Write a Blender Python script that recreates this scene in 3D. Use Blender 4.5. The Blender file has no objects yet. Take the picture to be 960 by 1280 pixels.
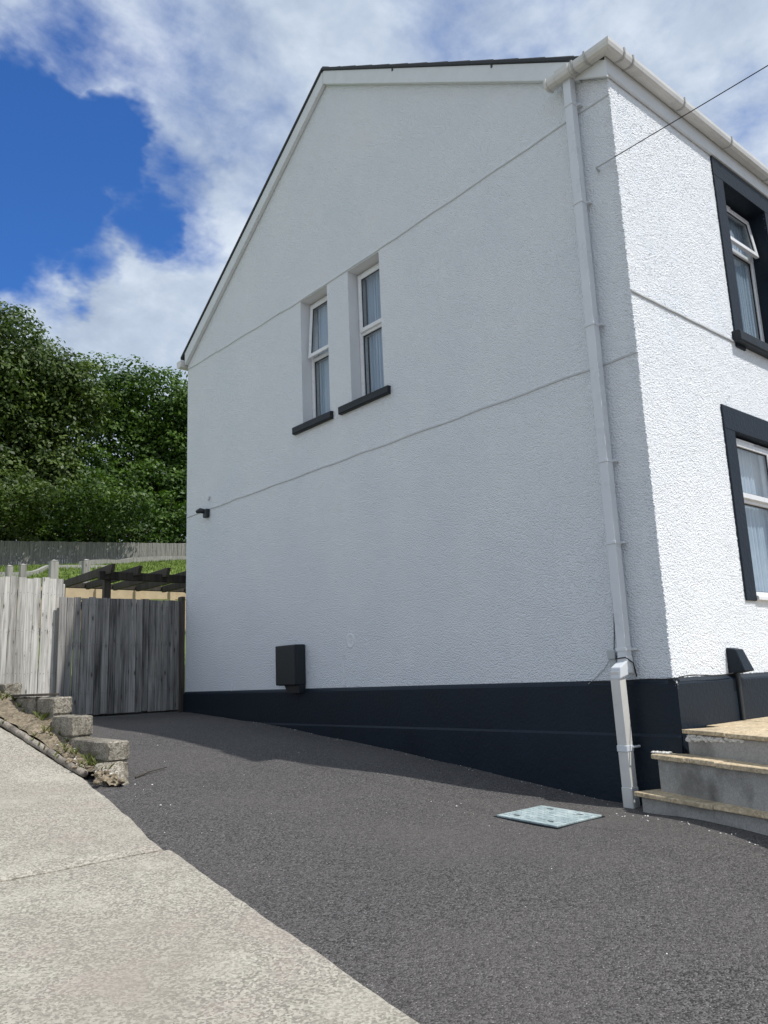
import bpy, bmesh, math, random
import numpy as np
from mathutils import Vector, Matrix
random.seed(7); rng = np.random.default_rng(7)
S = bpy.context.scene
COL = S.collection
R_ = math.radians

# ------------------------------------------------------------------ camera
cd = bpy.data.cameras.new('camera'); cam = bpy.data.objects.new('camera', cd); COL.objects.link(cam)
cd.sensor_fit = 'VERTICAL'; cd.sensor_height = 36.0
cd.lens = 1009.373 / 1280 * 36.0
cd.clip_start = 0.05; cd.clip_end = 3000
r = Vector((0.7591969, -0.6496207, -0.0401617)); u = Vector((-0.0998491, -0.1772221, 0.9790927)); f = Vector((0.6431565, 0.7393140, 0.1994105))
CAM = Vector((-4.85039, -2.81787, 0.09821))
cam.matrix_world = Matrix(((r.x, u.x, -f.x, CAM.x), (r.y, u.y, -f.y, CAM.y), (r.z, u.z, -f.z, CAM.z), (0, 0, 0, 1)))
S.camera = cam

# ------------------------------------------------------------------ light
TO_SUN = Vector((0.232, -0.59, 1.0)).normalized()
SUN_EL = math.asin(TO_SUN.z); SUN_AZ = math.atan2(TO_SUN.x, TO_SUN.y)
sl = bpy.data.lights.new('sun', 'SUN'); sl.energy = 3.45; sl.angle = R_(0.53); sl.color = (1.0, 0.965, 0.92)
so = bpy.data.objects.new('sun', sl); COL.objects.link(so)
so.rotation_euler = TO_SUN.to_track_quat('Z', 'Y').to_euler(); so.location = (3, -9, 15)
S.view_settings.view_transform = 'Standard'; S.view_settings.look = 'None'
S.view_settings.gamma = 1; S.view_settings.exposure = 0.26

# ------------------------------------------------------------------ node helper
class NT:
    def __init__(s, tree): s.t = tree; s.n = tree.nodes; s.l = tree.links
    def node(s, typ, **kw):
        n = s.n.new(typ)
        for k, v in kw.items():
            if k.startswith('in_'):
                key = k[3:]; key = int(key) if key.isdigit() else key
                s.put(n.inputs[key], v)
            else: setattr(n, k, v)
        return n
    def put(s, sock, v):
        if isinstance(v, bpy.types.NodeSocket): s.l.new(v, sock)
        else: sock.default_value = v
    def math(s, op, a, b=0.0, c=0.0, clamp=False):
        n = s.n.new('ShaderNodeMath'); n.operation = op; n.use_clamp = clamp
        s.put(n.inputs[0], a); s.put(n.inputs[1], b)
        if op in ('MULTIPLY_ADD',): s.put(n.inputs[2], c)
        return n.outputs[0]
    def vmath(s, op, a, b=None, scale=None):
        n = s.n.new('ShaderNodeVectorMath'); n.operation = op
        s.put(n.inputs[0], a)
        if b is not None: s.put(n.inputs[1], b)
        if scale is not None: s.put(n.inputs['Scale'], scale)
        return n.outputs['Value'] if op in ('DOT_PRODUCT', 'LENGTH', 'DISTANCE') else n.outputs[0]
    def noise(s, vec, scale, detail=4, rough=0.55, dist=0.0, out=0):
        n = s.n.new('ShaderNodeTexNoise'); s.put(n.inputs['Vector'], vec)
        s.put(n.inputs['Scale'], scale); s.put(n.inputs['Detail'], detail); s.put(n.inputs['Roughness'], rough); s.put(n.inputs['Distortion'], dist)
        return n.outputs[out]
    def voro(s, vec, scale, feature='F1', out='Distance', rand=1.0):
        n = s.n.new('ShaderNodeTexVoronoi'); n.feature = feature
        s.put(n.inputs['Vector'], vec); s.put(n.inputs['Scale'], scale); s.put(n.inputs['Randomness'], rand)
        return n.outputs[out]
    def ramp(s, fac, stops, interp='LINEAR'):
        n = s.n.new('ShaderNodeValToRGB'); n.color_ramp.interpolation = interp
        el = n.color_ramp.elements
        while len(el) < len(stops): el.new(0.5)
        for e, (p, c) in zip(el, stops):
            e.position = p; e.color = (c, c, c, 1) if isinstance(c, (int, float)) else (*c, 1)
        s.put(n.inputs[0], fac); return n.outputs[0]
    def mix(s, fac, a, b, blend='MIX'):
        n = s.n.new('ShaderNodeMix'); n.data_type = 'RGBA'; n.blend_type = blend
        s.put(n.inputs[0], fac)
        for sock, v in ((n.inputs[6], a), (n.inputs[7], b)):
            if isinstance(v, tuple) and len(v) == 3: v = (*v, 1)
            s.put(sock, v)
        return n.outputs[2]
    def maprange(s, v, a, b, c, d, smooth=False):
        n = s.n.new('ShaderNodeMapRange'); n.interpolation_type = 'SMOOTHSTEP' if smooth else 'LINEAR'
        s.put(n.inputs[0], v)
        for i, x in enumerate((a, b, c, d)): s.put(n.inputs[i + 1], x)
        return n.outputs[0]
    def mapping(s, vec, scale=(1, 1, 1), loc=(0, 0, 0)):
        n = s.n.new('ShaderNodeMapping'); s.put(n.inputs['Vector'], vec); n.inputs['Scale'].default_value = scale; n.inputs['Location'].default_value = loc
        return n.outputs[0]

# ------------------------------------------------------------------ world: Nishita sky with broken cumulus
W = bpy.data.worlds.new("World"); S.world = W; W.use_nodes = True
T = NT(W.node_tree); T.n.clear()
out = T.node('ShaderNodeOutputWorld'); bg = T.node('ShaderNodeBackground'); SKY = 0.11
bg.inputs['Strength'].default_value = SKY
T.l.new(bg.outputs[0], out.inputs[0])
sky = T.node('ShaderNodeTexSky'); sky.sky_type = 'NISHITA'; sky.sun_disc = False
sky.sun_elevation = SUN_EL; sky.sun_rotation = SUN_AZ; sky.air_density = 1.0; sky.dust_density = 0.25; sky.ozone_density = 3.0
tc = T.node('ShaderNodeTexCoord'); D = tc.outputs['Generated']
sep = T.node('ShaderNodeSeparateXYZ'); T.l.new(D, sep.inputs[0])
zz = T.math('ADD', T.math('MAXIMUM', sep.outputs[2], 0.0), 0.35)
cb = T.node('ShaderNodeCombineXYZ')
T.l.new(T.math('DIVIDE', sep.outputs[0], zz), cb.inputs[0]); T.l.new(T.math('DIVIDE', sep.outputs[1], zz), cb.inputs[1])
P = T.vmath('ADD', cb.outputs[0], (3.1, 1.7, 0.0))
big = T.noise(P, 1.1, 2, 0.5)
fbm = T.noise(P, 4.2, 10, 0.55, 0.30)
fine = T.noise(P, 13.0, 8, 0.62, 0.2)
n = T.math('ADD', T.math('MULTIPLY', fbm, 0.84), T.math('MULTIPLY', fine, 0.16))
wob = T.noise(P, 5.0, 5, 0.6, 0.0, out=1)
Dw = T.vmath('NORMALIZE', T.vmath('ADD', D, T.vmath('SCALE', T.vmath('SUBTRACT', wob, (0.5, 0.5, 0.5)), scale=0.17)))
hole = None
for d, r0, r1, k in [((0.150, 0.842, 0.510), 3.0, 12.5, 1.0), ((0.225, 0.815, 0.530), 2.0, 8.5, 1.0), ((0.3067, 0.7637, 0.568), 1.0, 4.6, 0.75),
                     ((0.352, 0.7805, 0.5166), 0.6, 3.8, 0.7), ((0.285, 0.835, 0.475), 0.8, 4.5, 0.8), ((0.215, 0.79, 0.575), 1.0, 6.5, 0.55), ((0.185, 0.775, 0.605), 1.0, 8.5, 0.45), ((0.36, 0.775, 0.525), 0.5, 5.5, 0.5)]:
    h = T.math('MULTIPLY', T.maprange(T.vmath('DOT_PRODUCT', Dw, Vector(d).normalized()), math.cos(R_(r1)), math.cos(R_(r0)), 0.0, 1.0, True), k)
    hole = h if hole is None else T.math('MAXIMUM', hole, h)
gaps = T.maprange(big, 0.38, 0.54, 0.16, 0.0)
dens = T.math('SUBTRACT', T.math('SUBTRACT', T.math('ADD', n, 0.275), T.math('MULTIPLY', hole, 0.475)), gaps)
alpha = T.maprange(dens, 0.37, 0.66, 0.0, 1.0, True)
shade_n = T.noise(T.vmath('ADD', P, (4.1, -3.3, 0)), 3.2, 7, 0.55, 0.4)
cl = T.ramp(T.math('ADD', T.math('MULTIPLY', shade_n, 0.75), T.math('MULTIPLY', fine, 0.25)),
            [(0.37, (0.37, 0.45, 0.58)), (0.48, (0.50, 0.585, 0.71)), (0.57, (0.66, 0.735, 0.84)), (0.69, (0.90, 0.94, 0.99))])
clouds = T.vmath('SCALE', cl, scale=0.90 / SKY)
skyc = T.mix(1.0, sky.outputs[0], (0.36, 0.72, 1.22), 'MULTIPLY')
T.l.new(T.mix(alpha, skyc, clouds), bg.inputs[0])

# ------------------------------------------------------------------ materials
def new_mat(name):
    m = bpy.data.materials.new(name); m.use_nodes = True
    t = NT(m.node_tree); b = t.n['Principled BSDF']; t.b = b
    t.tc = t.node('ShaderNodeTexCoord'); t.obj = t.tc.outputs['Object']
    return m, t
def bump(t, h, dist, strength=1.0, prev=None):
    n = t.node('ShaderNodeBump'); t.put(n.inputs['Height'], h); n.inputs['Distance'].default_value = dist; n.inputs['Strength'].default_value = strength
    if prev is not None: t.l.new(prev, n.inputs['Normal'])
    return n.outputs[0]
M = {}
def plain(name, col, rough=0.5, var=0.12, scale=6.0, bmp=0.0, bscale=80, spec=0.5):
    m, t = new_mat(name)
    nz = t.noise(t.obj, scale, 6, 0.6)
    c = t.mix(t.maprange(nz, 0.3, 0.7, 0, 1), tuple(x * (1 - var) for x in col), tuple(min(1, x * (1 + var)) for x in col))
    t.put(t.b.inputs['Base Color'], c); t.put(t.b.inputs['Roughness'], t.maprange(nz, 0.3, 0.7, rough - 0.06, rough + 0.06))
    t.b.inputs['Specular IOR Level'].default_value = spec
    if bmp: t.put(t.b.inputs['Normal'], bump(t, t.noise(t.obj, bscale, 4, 0.6), bmp))
    M[name] = m; return m

def roughcast(name, k):
    m, t = new_mat(name)
    v1 = t.voro(t.mapping(t.obj, loc=(.3, .1, .7)), 78 if k > .5 else 110, 'F1'); nz = t.noise(t.obj, 180, 2, 0.6); big = t.noise(t.obj, 1.3, 5, 0.6)
    patch = t.noise(t.obj, 9, 3, 0.6)
    h = t.math('ADD', t.math('SUBTRACT', 1.0, t.math('MULTIPLY', v1, 1.25)), t.math('MULTIPLY', nz, 0.5))
    col = t.mix(t.maprange(big, 0.35, 0.68, 0, 1), (0.775, 0.815, 0.855), (0.825, 0.85, 0.88))
    col = t.mix(t.math('MULTIPLY', t.maprange(patch, 0.58, 0.75, 0, 1), 0.25), col, (0.74, 0.77, 0.80))
    t.put(t.b.inputs['Base Color'], col); t.b.inputs['Roughness'].default_value = 0.75; t.b.inputs['Specular IOR Level'].default_value = 0.3
    und = bump(t, t.noise(t.obj, 4.0, 3, 0.55), 0.02, 0.55)
    t.put(t.b.inputs['Normal'], bump(t, h, 0.0120 * k, 1.0, und)); M[name] = m
roughcast('roughcast', 0.8); roughcast('pebbledash', 0.35)
plain('white_smooth', (0.70, 0.72, 0.74), 0.55, 0.03, 4, 0.0012, 60)
plain('painted_board', (0.66, 0.69, 0.71), 0.75, 0.04, 8, 0.001, 40, 0.15)
plain('upvc', (0.72, 0.735, 0.75), 0.28, 0.03, 8)
plain('gutter_plastic', (0.60, 0.595, 0.57), 0.30, 0.08, 5)
plain('bracket_plastic', (0.40, 0.40, 0.39), 0.4, 0.06, 5)
plain('pipe_plastic', (0.62, 0.65, 0.68), 0.30, 0.05, 5)
plain('anthracite', (0.0095, 0.0165, 0.0265), 0.52, 0.14, 3, 0.004, 38, 0.24)
plain('sill_black', (0.011, 0.015, 0.020), 0.5, 0.15, 10, 0.003, 40, 0.35)
plain('black_plastic', (0.008, 0.013, 0.018), 0.45, 0.1, 10)
plain('rubber', (0.01, 0.01, 0.01), 0.6, 0.1, 10)
plain('grey_plastic', (0.42, 0.44, 0.45), 0.45, 0.06, 10)
plain('dark_room', (0.10, 0.10, 0.11), 0.9, 0.1, 2)
plain('roof_slate', (0.028, 0.031, 0.036), 0.7, 0.25, 9, 0.004, 40)
plain('string_mould', (0.50, 0.52, 0.53), 0.8, 0.08, 10, 0.002, 90)
plain('new_timber', (0.52, 0.40, 0.26), 0.7, 0.14, 7, 0.002, 40)
plain('trunk_bark', (0.07, 0.055, 0.04), 0.9, 0.3, 3, 0.02, 12)
plain('white_mortar', (0.72, 0.70, 0.66), 0.85, 0.1, 20, 0.008, 60)

def glass_mat():
    m, t = new_mat('window_glass'); t.n.remove(t.b)
    o = t.n['Material Output']; tr = t.node('ShaderNodeBsdfTransparent'); tr.inputs[0].default_value = (0.95, 0.975, 0.98, 1)
    gl = t.node('ShaderNodeBsdfGlossy'); gl.inputs['Roughness'].default_value = 0.01
    wv = t.noise(t.obj, 3.0, 2, 0.5); nb = bump(t, wv, 0.004, 0.5); t.put(gl.inputs['Normal'], nb)
    lw = t.node('ShaderNodeLayerWeight'); lw.inputs['Blend'].default_value = 0.5
    mx = t.node('ShaderNodeMixShader'); t.put(mx.inputs[0], t.math('MULTIPLY_ADD', t.math('POWER', lw.outputs['Facing'], 4.0), 0.9, 0.055, clamp=True))
    t.l.new(tr.outputs[0], mx.inputs[1]); t.l.new(gl.outputs[0], mx.inputs[2]); t.l.new(mx.outputs[0], o.inputs[0]); M['glass'] = m
glass_mat()
def curtain_mat():
    m, t = new_mat('net_curtain')
    st = t.noise(t.mapping(t.obj, (60, 60, 2)), 1.0, 3, 0.5)
    t.put(t.b.inputs['Base Color'], t.mix(st, (0.28, 0.36, 0.47), (0.60, 0.67, 0.75))); t.b.inputs['Roughness'].default_value = 0.9; M['curtain'] = m
curtain_mat()

def wood(name, dark, light, scale=1.0):
    m, t = new_mat(name)
    oi = t.node('ShaderNodeObjectInfo'); rnd = oi.outputs['Random']
    off = t.node('ShaderNodeCombineXYZ'); t.put(off.inputs[0], t.math('MULTIPLY', rnd, 37.0)); t.put(off.inputs[2], t.math('MULTIPLY', rnd, 91.0))
    p = t.vmath('ADD', t.obj, off.outputs[0])
    grain = t.noise(t.mapping(p, (55, 55, 2.2)), 1.0, 6, 0.6, 0.6)
    streak = t.noise(t.mapping(p, (14, 14, 0.8)), 1.0, 4, 0.55)
    kd = t.voro(t.mapping(p, (13.0, 0.5, 4.3)), 1.0)
    knot = t.maprange(kd, 0.05, 0.16, 1.0, 0.0, True)
    ring = t.maprange(t.math('SINE', t.math('MULTIPLY', kd, 60.0)), -1, 1, 0, 1)
    g = t.math('ADD', t.math('MULTIPLY', grain, 0.55), t.math('MULTIPLY', streak, 0.55))
    g = t.math('ADD', g, t.math('MULTIPLY', t.math('SUBTRACT', rnd, 0.5), 0.20))
    c = t.mix(t.maprange(g, 0.37, 0.70, 0, 1), dark, light)
    c = t.mix(t.math('MULTIPLY', t.maprange(kd, 0.32, 0.12, 0.0, 0.45), ring), c, tuple(x * 0.5 for x in dark))
    c = t.mix(t.math('MULTIPLY', knot, 0.85), c, (0.035, 0.028, 0.022))
    t.put(t.b.inputs['Base Color'], c); t.b.inputs['Roughness'].default_value = 0.82; t.b.inputs['Specular IOR Level'].default_value = 0.25
    t.put(t.b.inputs['Normal'], bump(t, g, 0.004, 0.8)); M[name] = m
wood('weathered_board', (0.15, 0.14, 0.122), (0.66, 0.64, 0.59))
wood('shaded_gate_board', (0.052, 0.050, 0.047), (0.37, 0.355, 0.335))  # same wood as the fence, its colour darkened for the shade on the gate
wood('dark_timber', (0.026, 0.022, 0.019), (0.085, 0.072, 0.060))
wood('far_board', (0.17, 0.165, 0.15), (0.37, 0.36, 0.33))

def asphalt():
    m, t = new_mat('asphalt')
    w = t.obj
    v = t.voro(w, 150, out='Color'); vs = t.node('ShaderNodeSeparateColor'); t.l.new(v, vs.inputs[0]); rv = vs.outputs[0]
    vd = t.voro(w, 150)
    big = t.noise(w, 0.7, 6, 0.6); mid = t.noise(w, 5.0, 5, 0.65)
    base = t.mix(t.maprange(rv, 0.0, 1.0, 0, 1), (0.0135, 0.0125, 0.012), (0.176, 0.166, 0.161))
    base = t.mix(t.maprange(mid, 0.35, 0.7, 0.0, 0.22), base, (0.100, 0.090, 0.084))
    base = t.mix(t.maprange(big, 0.42, 0.66, 0.0, 0.42), base, (0.135, 0.123, 0.116))
    speck = t.math('MULTIPLY', t.math('GREATER_THAN', rv, 0.984), t.math('LESS_THAN', vd, 0.35))
    base = t.mix(t.math('MULTIPLY', speck, 0.75), base, (0.50, 0.48, 0.45))
    t.put(t.b.inputs['Base Color'], base); t.b.inputs['Roughness'].default_value = 0.82; t.b.inputs['Specular IOR Level'].default_value = 0.35
    h = t.math('ADD', t.math('SUBTRACT', 1.0, vd), t.math('MULTIPLY', t.noise(w, 60, 3, 0.6), 0.6))
    t.put(t.b.inputs['Normal'], bump(t, t.math('MULTIPLY', mid, 1.0), 0.02, 0.5, bump(t, h, 0.007, 1.0))); M['asphalt'] = m
asphalt()
def concrete(name, c0, c1, agg, bdist, stain=(0.22, 0.20, 0.17), sscale=1.2, samt=0.6):
    m, t = new_mat(name)
    w = t.obj
    v = t.voro(w, agg, out='Color'); vs = t.node('ShaderNodeSeparateColor'); t.l.new(v, vs.inputs[0])
    vd = t.voro(w, agg); fine = t.noise(w, agg * 0.7, 5, 0.7); mid = t.noise(w, 7, 6, 0.65); big = t.noise(w, sscale, 6, 0.62)
    k = t.math('ADD', t.math('MULTIPLY', vs.outputs[0], 0.55), t.math('MULTIPLY', fine, 0.5))
    c = t.mix(t.maprange(k, 0.32, 0.76, 0, 1), c0, c1)
    c = t.mix(t.maprange(big, 0.46, 0.72, 0.0, samt), c, stain)
    c = t.mix(t.maprange(mid, 0.52, 0.75, 0.0, samt * 0.6), c, tuple(0.75 * x for x in stain))
    if name == 'path_concrete':
        pk = t.noise(t.mapping(w, loc=(5, 2, 1)), 2.6, 5, 0.6)
        c = t.mix(t.maprange(pk, 0.50, 0.70, 0, 0.35), c, (0.36, 0.29, 0.26)); c = t.mix(t.maprange(pk, 0.48, 0.30, 0, 0.30), c, (0.56, 0.525, 0.44))
    pits = t.math('MULTIPLY', t.math('LESS_THAN', vd, 0.16), t.math('GREATER_THAN', vs.outputs[1], 0.72))
    c = t.mix(t.math('MULTIPLY', pits, 0.7), c, tuple(x * 0.35 for x in c0))
    t.put(t.b.inputs['Base Color'], c); t.b.inputs['Roughness'].default_value = 0.88; t.b.inputs['Specular IOR Level'].default_value = 0.3
    t.put(t.b.inputs['Normal'], bump(t, t.math('ADD', k, t.math('MULTIPLY', mid, 0.8)), bdist, 1.0)); M[name] = m
concrete('path_concrete', (0.20, 0.185, 0.155), (0.46, 0.43, 0.365), 130, 0.002, (0.30, 0.272, 0.225), 1.1, 0.6)
concrete('block_concrete', (0.17, 0.152, 0.122), (0.42, 0.385, 0.32), 110, 0.009, (0.085, 0.072, 0.052), 5.0, 0.9)
concrete('step_concrete', (0.33, 0.32, 0.30), (0.42, 0.41, 0.385), 140, 0.0015, (0.12, 0.115, 0.10), 3.2, 0.85)
concrete('sandstone', (0.44, 0.345, 0.215), (0.66, 0.545, 0.38), 60, 0.003, (0.30, 0.25, 0.18), 3.5, 0.75)
concrete('kerb_concrete', (0.22, 0.19, 0.155), (0.40, 0.36, 0.31), 100, 0.006, (0.12, 0.10, 0.08), 3.0, 0.8)
concrete('dirt', (0.17, 0.135, 0.09), (0.36, 0.30, 0.215), 70, 0.02, (0.085, 0.07, 0.045), 5.0, 0.8)
concrete('pebble', (0.45, 0.43, 0.40), (0.85, 0.83, 0.80), 30, 0.002, (0.4, 0.38, 0.34), 3.0, 0.3)
def cover_mat():
    m, t = new_mat('cover_steel')
    nz = t.noise(t.mapping(t.obj, (9, 9, 9)), 1.0, 7, 0.65); nf = t.noise(t.mapping(t.obj, (120, 25, 25)), 1.0, 4, 0.6)
    k = t.math('ADD', t.math('MULTIPLY', nz, 0.6), t.math('MULTIPLY', nf, 0.45))
    t.put(t.b.inputs['Base Color'], t.mix(t.maprange(k, 0.4, 0.66, 0, 1), (0.27, 0.35, 0.36), (0.58, 0.66, 0.66)))
    t.b.inputs['Metallic'].default_value = 0.25; t.b.inputs['Roughness'].default_value = 0.55
    t.put(t.b.inputs['Normal'], bump(t, k, 0.002)); M['cover_steel'] = m
cover_mat()
def grass_mat():
    m, t = new_mat('lawn_grass')
    a = t.noise(t.obj, 0.5, 5, 0.6); b_ = t.noise(t.obj, 9, 4, 0.7)
    c = t.mix(t.maprange(t.math('ADD', t.math('MULTIPLY', a, 0.6), t.math('MULTIPLY', b_, 0.5)), 0.35, 0.75, 0, 1), (0.07, 0.12, 0.018), (0.20, 0.27, 0.05))
    t.put(t.b.inputs['Base Color'], c); t.b.inputs['Roughness'].default_value = 0.9
    t.put(t.b.inputs['Normal'], bump(t, b_, 0.06)); M['grass'] = m
grass_mat()
def leaf_mat(name, dark, light, trans=0.25):
    m, t = new_mat(name); t.n.remove(t.b)
    at = t.node('ShaderNodeAttribute'); at.attribute_name = 'tint'
    c = t.mix(at.outputs['Fac'], dark, light)
    df = t.node('ShaderNodeBsdfPrincipled'); t.put(df.inputs['Base Color'], c); df.inputs['Roughness'].default_value = 0.5; df.inputs['Specular IOR Level'].default_value = 0.35
    tr = t.node('ShaderNodeBsdfTranslucent'); t.put(tr.inputs[0], t.mix(1.0, c, (1.3, 1.5, 0.5), 'MULTIPLY'))
    mx = t.node('ShaderNodeMixShader'); mx.inputs[0].default_value = trans
    t.l.new(df.outputs[0], mx.inputs[1]); t.l.new(tr.outputs[0], mx.inputs[2]); t.l.new(mx.outputs[0], t.n['Material Output'].inputs[0]); M[name] = m
leaf_mat('leaf_olive', (0.024, 0.048, 0.011), (0.125, 0.178, 0.042))
leaf_mat('leaf_green', (0.022, 0.056, 0.010), (0.115, 0.200, 0.030))
leaf_mat('leaf_bush', (0.020, 0.048, 0.010), (0.100, 0.165, 0.030))
leaf_mat('weed_leaf', (0.05, 0.07, 0.015), (0.20, 0.22, 0.07))

# ------------------------------------------------------------------ mesh helpers
def tag(o, label=None, cat=None, group=None, kind=None):
    if label: o['label'] = label
    if cat: o['category'] = cat
    if group: o['group'] = group
    if kind: o['kind'] = kind
    return o
def link(name, me, mat, parent=None, loc=None):
    o = bpy.data.objects.new(name, me); COL.objects.link(o)
    if mat is not None and len(me.materials) == 0: me.materials.append(mat)
    if parent is not None: o.parent = parent
    if loc is not None: o.location = loc
    return o
def empty(name, loc, label, cat, group=None):
    o = bpy.data.objects.new(name, None); COL.objects.link(o); o.location = loc; o.empty_display_size = 0.2
    return tag(o, label, cat, group)
def wloc(o):
    v = Vector((0, 0, 0))
    while o is not None: v += o.location; o = o.parent
    return v
class MB:
    """collects shapes in house (world) coordinates, then links them as one mesh"""
    def __init__(s): s.v = []; s.f = []
    def add(s, vs, fs):
        b = len(s.v); s.v += [tuple(v) for v in vs]; s.f += [tuple(i + b for i in q) for q in fs]; return s
    def hexa(s, c):  # 8 corners: bottom loop 0-3, top loop 4-7
        return s.add(c, [(0, 3, 2, 1), (4, 5, 6, 7), (0, 1, 5, 4), (1, 2, 6, 5), (2, 3, 7, 6), (3, 0, 4, 7)])
    def box(s, a, b, P=None):
        (x0, y0, z0), (x1, y1, z1) = a, b
        c = [(x0, y0, z0), (x1, y0, z0), (x1, y1, z0), (x0, y1, z0), (x0, y0, z1), (x1, y0, z1), (x1, y1, z1), (x0, y1, z1)]
        return s.hexa([P(*q) for q in c] if P else c)
    def prism(s, poly, P0, P1):  # poly of 2D points; P0,P1 map 2D->3D for both ends
        n = len(poly); vs = [P0(*q) for q in poly] + [P1(*q) for q in poly]
        fs = [tuple(range(n - 1, -1, -1)), tuple(range(n, 2 * n))] + [(i, (i + 1) % n, n + (i + 1) % n, n + i) for i in range(n)]
        return s.add(vs, fs)
    def tube(s, pts, rad, seg=8, cap=True):
        pts = [Vector(p) for p in pts]; rads = rad if isinstance(rad, (list, tuple)) else [rad] * len(pts)
        rings = []; up = Vector((0.13, 0.31, 0.94)).normalized()
        for i, p in enumerate(pts):
            d = (pts[min(i + 1, len(pts) - 1)] - pts[max(i - 1, 0)]).normalized()
            a = d.cross(up)
            if a.length < 0.05: a = d.cross(Vector((1, 0, 0)))
            a.normalize(); b = d.cross(a)
            rings.append([p + (a * math.cos(2 * math.pi * k / seg) + b * math.sin(2 * math.pi * k / seg)) * rads[i] for k in range(seg)])
        vs = [v for rg in rings for v in rg]; fs = []
        for i in range(len(pts) - 1):
            for k in range(seg): fs.append((i * seg + k, i * seg + (k + 1) % seg, (i + 1) * seg + (k + 1) % seg, (i + 1) * seg + k))
        if cap: fs += [tuple(range(seg - 1, -1, -1)), tuple(range((len(pts) - 1) * seg, len(pts) * seg))]
        return s.add(vs, fs)
    def mesh(s, name, origin=(0, 0, 0), bevel=0.0, seg=1, smooth=False, fix=True, jit=0.0):
        me = bpy.data.meshes.new(name); o = Vector(origin)
        me.from_pydata([tuple(Vector(v) - o) for v in s.v], [], s.f); me.update()
        if bevel or fix or jit:
            bm = bmesh.new(); bm.from_mesh(me)
            if fix: bmesh.ops.recalc_face_normals(bm, faces=bm.faces)
            if bevel: bmesh.ops.bevel(bm, geom=[e for e in bm.edges if e.is_manifold and e.calc_face_angle(0) > 0.5], offset=bevel, segments=seg, profile=0.6, affect='EDGES', clamp_overlap=True)
            if jit:
                for v in bm.verts: v.co += Vector((random.uniform(-jit, jit), random.uniform(-jit, jit), random.uniform(-jit, jit)))
            bm.to_mesh(me); bm.free()
        if smooth:
            for p in me.polygons: p.use_smooth = True
        return me
    def build(s, name, mat, parent=None, **kw):
        o = wloc(parent) if parent is not None else kw.pop('origin', Vector((0, 0, 0)))
        me = s.mesh(name, o, **kw)
        return link(name, me, mat, parent, None if parent is not None else o)
def interp(xs, ys):
    xs = np.array(xs, float); ys = np.array(ys, float)
    def g(x):
        k = int(np.clip(np.searchsorted(xs, x) - 1, 0, len(xs) - 2)); h = xs[k + 1] - xs[k]; t = min(1.0, max(0.0, (x - xs[k]) / h))
        def sl(i):
            if i <= 0: return (ys[1] - ys[0]) / (xs[1] - xs[0])
            if i >= len(xs) - 1: return (ys[-1] - ys[-2]) / (xs[-1] - xs[-2])
            a = (ys[i] - ys[i - 1]) / (xs[i] - xs[i - 1]); b = (ys[i + 1] - ys[i]) / (xs[i + 1] - xs[i])
            return 2 * a * b / (a + b) if a * b > 0 else 0.0
        m0, m1 = sl(k) * h, sl(k + 1) * h
        return float(ys[k] * (2 * t**3 - 3 * t**2 + 1) + m0 * (t**3 - 2 * t**2 + t) + ys[k + 1] * (-2 * t**3 + 3 * t**2) + m1 * (t**3 - t**2))
    return g
def clip_poly(poly, a, b, c):  # keep a*x+b*y<=c
    o = []
    for i in range(len(poly)):
        p, q = poly[i], poly[(i + 1) % len(poly)]; dp = a * p[0] + b * p[1] - c; dq = a * q[0] + b * q[1] - c
        if dp <= 0: o.append(p)
        if dp * dq < 0:
            t = dp / (dp - dq); o.append((p[0] + (q[0] - p[0]) * t, p[1] + (q[1] - p[1]) * t))
    return o

# ------------------------------------------------------------------ ground
DRIVE = interp([-30, -12, -8, -5, -3, -1, -.3, .42, 2.09, 3.35, 4.87, 6.7, 8], [-2.2, -1.42, -1.22, -1.08, -.98, -.85, -.805, -.782, -.605, -.475, -.34, -.24, -.2])
PATHZ = interp([-30, -12, -8, -5, -3, -1, 0, 1.2, 2.0, 2.95, 4.5, 6.8, 9, 14], [-2.2, -1.41, -1.21, -1.07, -.97, -.84, -.785, -.69, -.605, -.50, -.15, .30, .75, 1.7])
EDGE = interp([-12, -4, -1.03, -.3, .3, .8, 1.09, 1.11, 1.79, 2.4, 2.95, 4.5, 6.8, 9], [-4.85, -3.66, -3.222, -3.113, -3.030, -2.972, -2.945, -2.955, -2.848, -2.755, -2.69, -2.84, -3.05, -3.25])
def grid_mesh(xs, ys, zf):
    m = MB(); nx = len(xs)
    m.v = [(x, y, zf(x, y)) for y in ys for x in xs]
    m.f = [(j * nx + i, j * nx + i + 1, (j + 1) * nx + i + 1, (j + 1) * nx + i) for j in range(len(ys) - 1) for i in range(nx - 1)]
    return m
def lump(x, y, s=1.0): return 0.004 * math.sin(x * 2.3 + y * 1.1) + 0.003 * math.sin(x * 5.1 - y * 3.7) + 0.002 * math.sin(9 * x + 8 * y)
def GROUND(x, y):
    t = max(0.0, 1 - abs(x + .25) / 1.5); t = t * t * (3 - 2 * t); q = max(0.0, min(1.0, (.45 - y) / 1.1)); q = q * q * (3 - 2 * q)
    return DRIVE(y) + .058 * t * q * max(0.0, min(1.0, (y + 3.2) / 1.6)) + lump(x, y)
base = MB(); base.add([(-900, -900, -2.6), (900, -900, -2.6), (900, 900, -2.6), (-900, 900, -2.6)], [(0, 1, 2, 3)])
tag(base.build('ground', M['kerb_concrete'], fix=False), kind='structure')
drv = grid_mesh(np.linspace(-5.6, 0.05, 70), np.concatenate([np.linspace(-12, -4, 20), np.linspace(-3.8, 6.95, 130)]), GROUND)
tag(drv.build('driveway', M['asphalt'], smooth=True, fix=False), kind='structure')
fr = grid_mesh(np.linspace(0.05, 14, 30), np.linspace(-12, 0.02, 40), GROUND)
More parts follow.
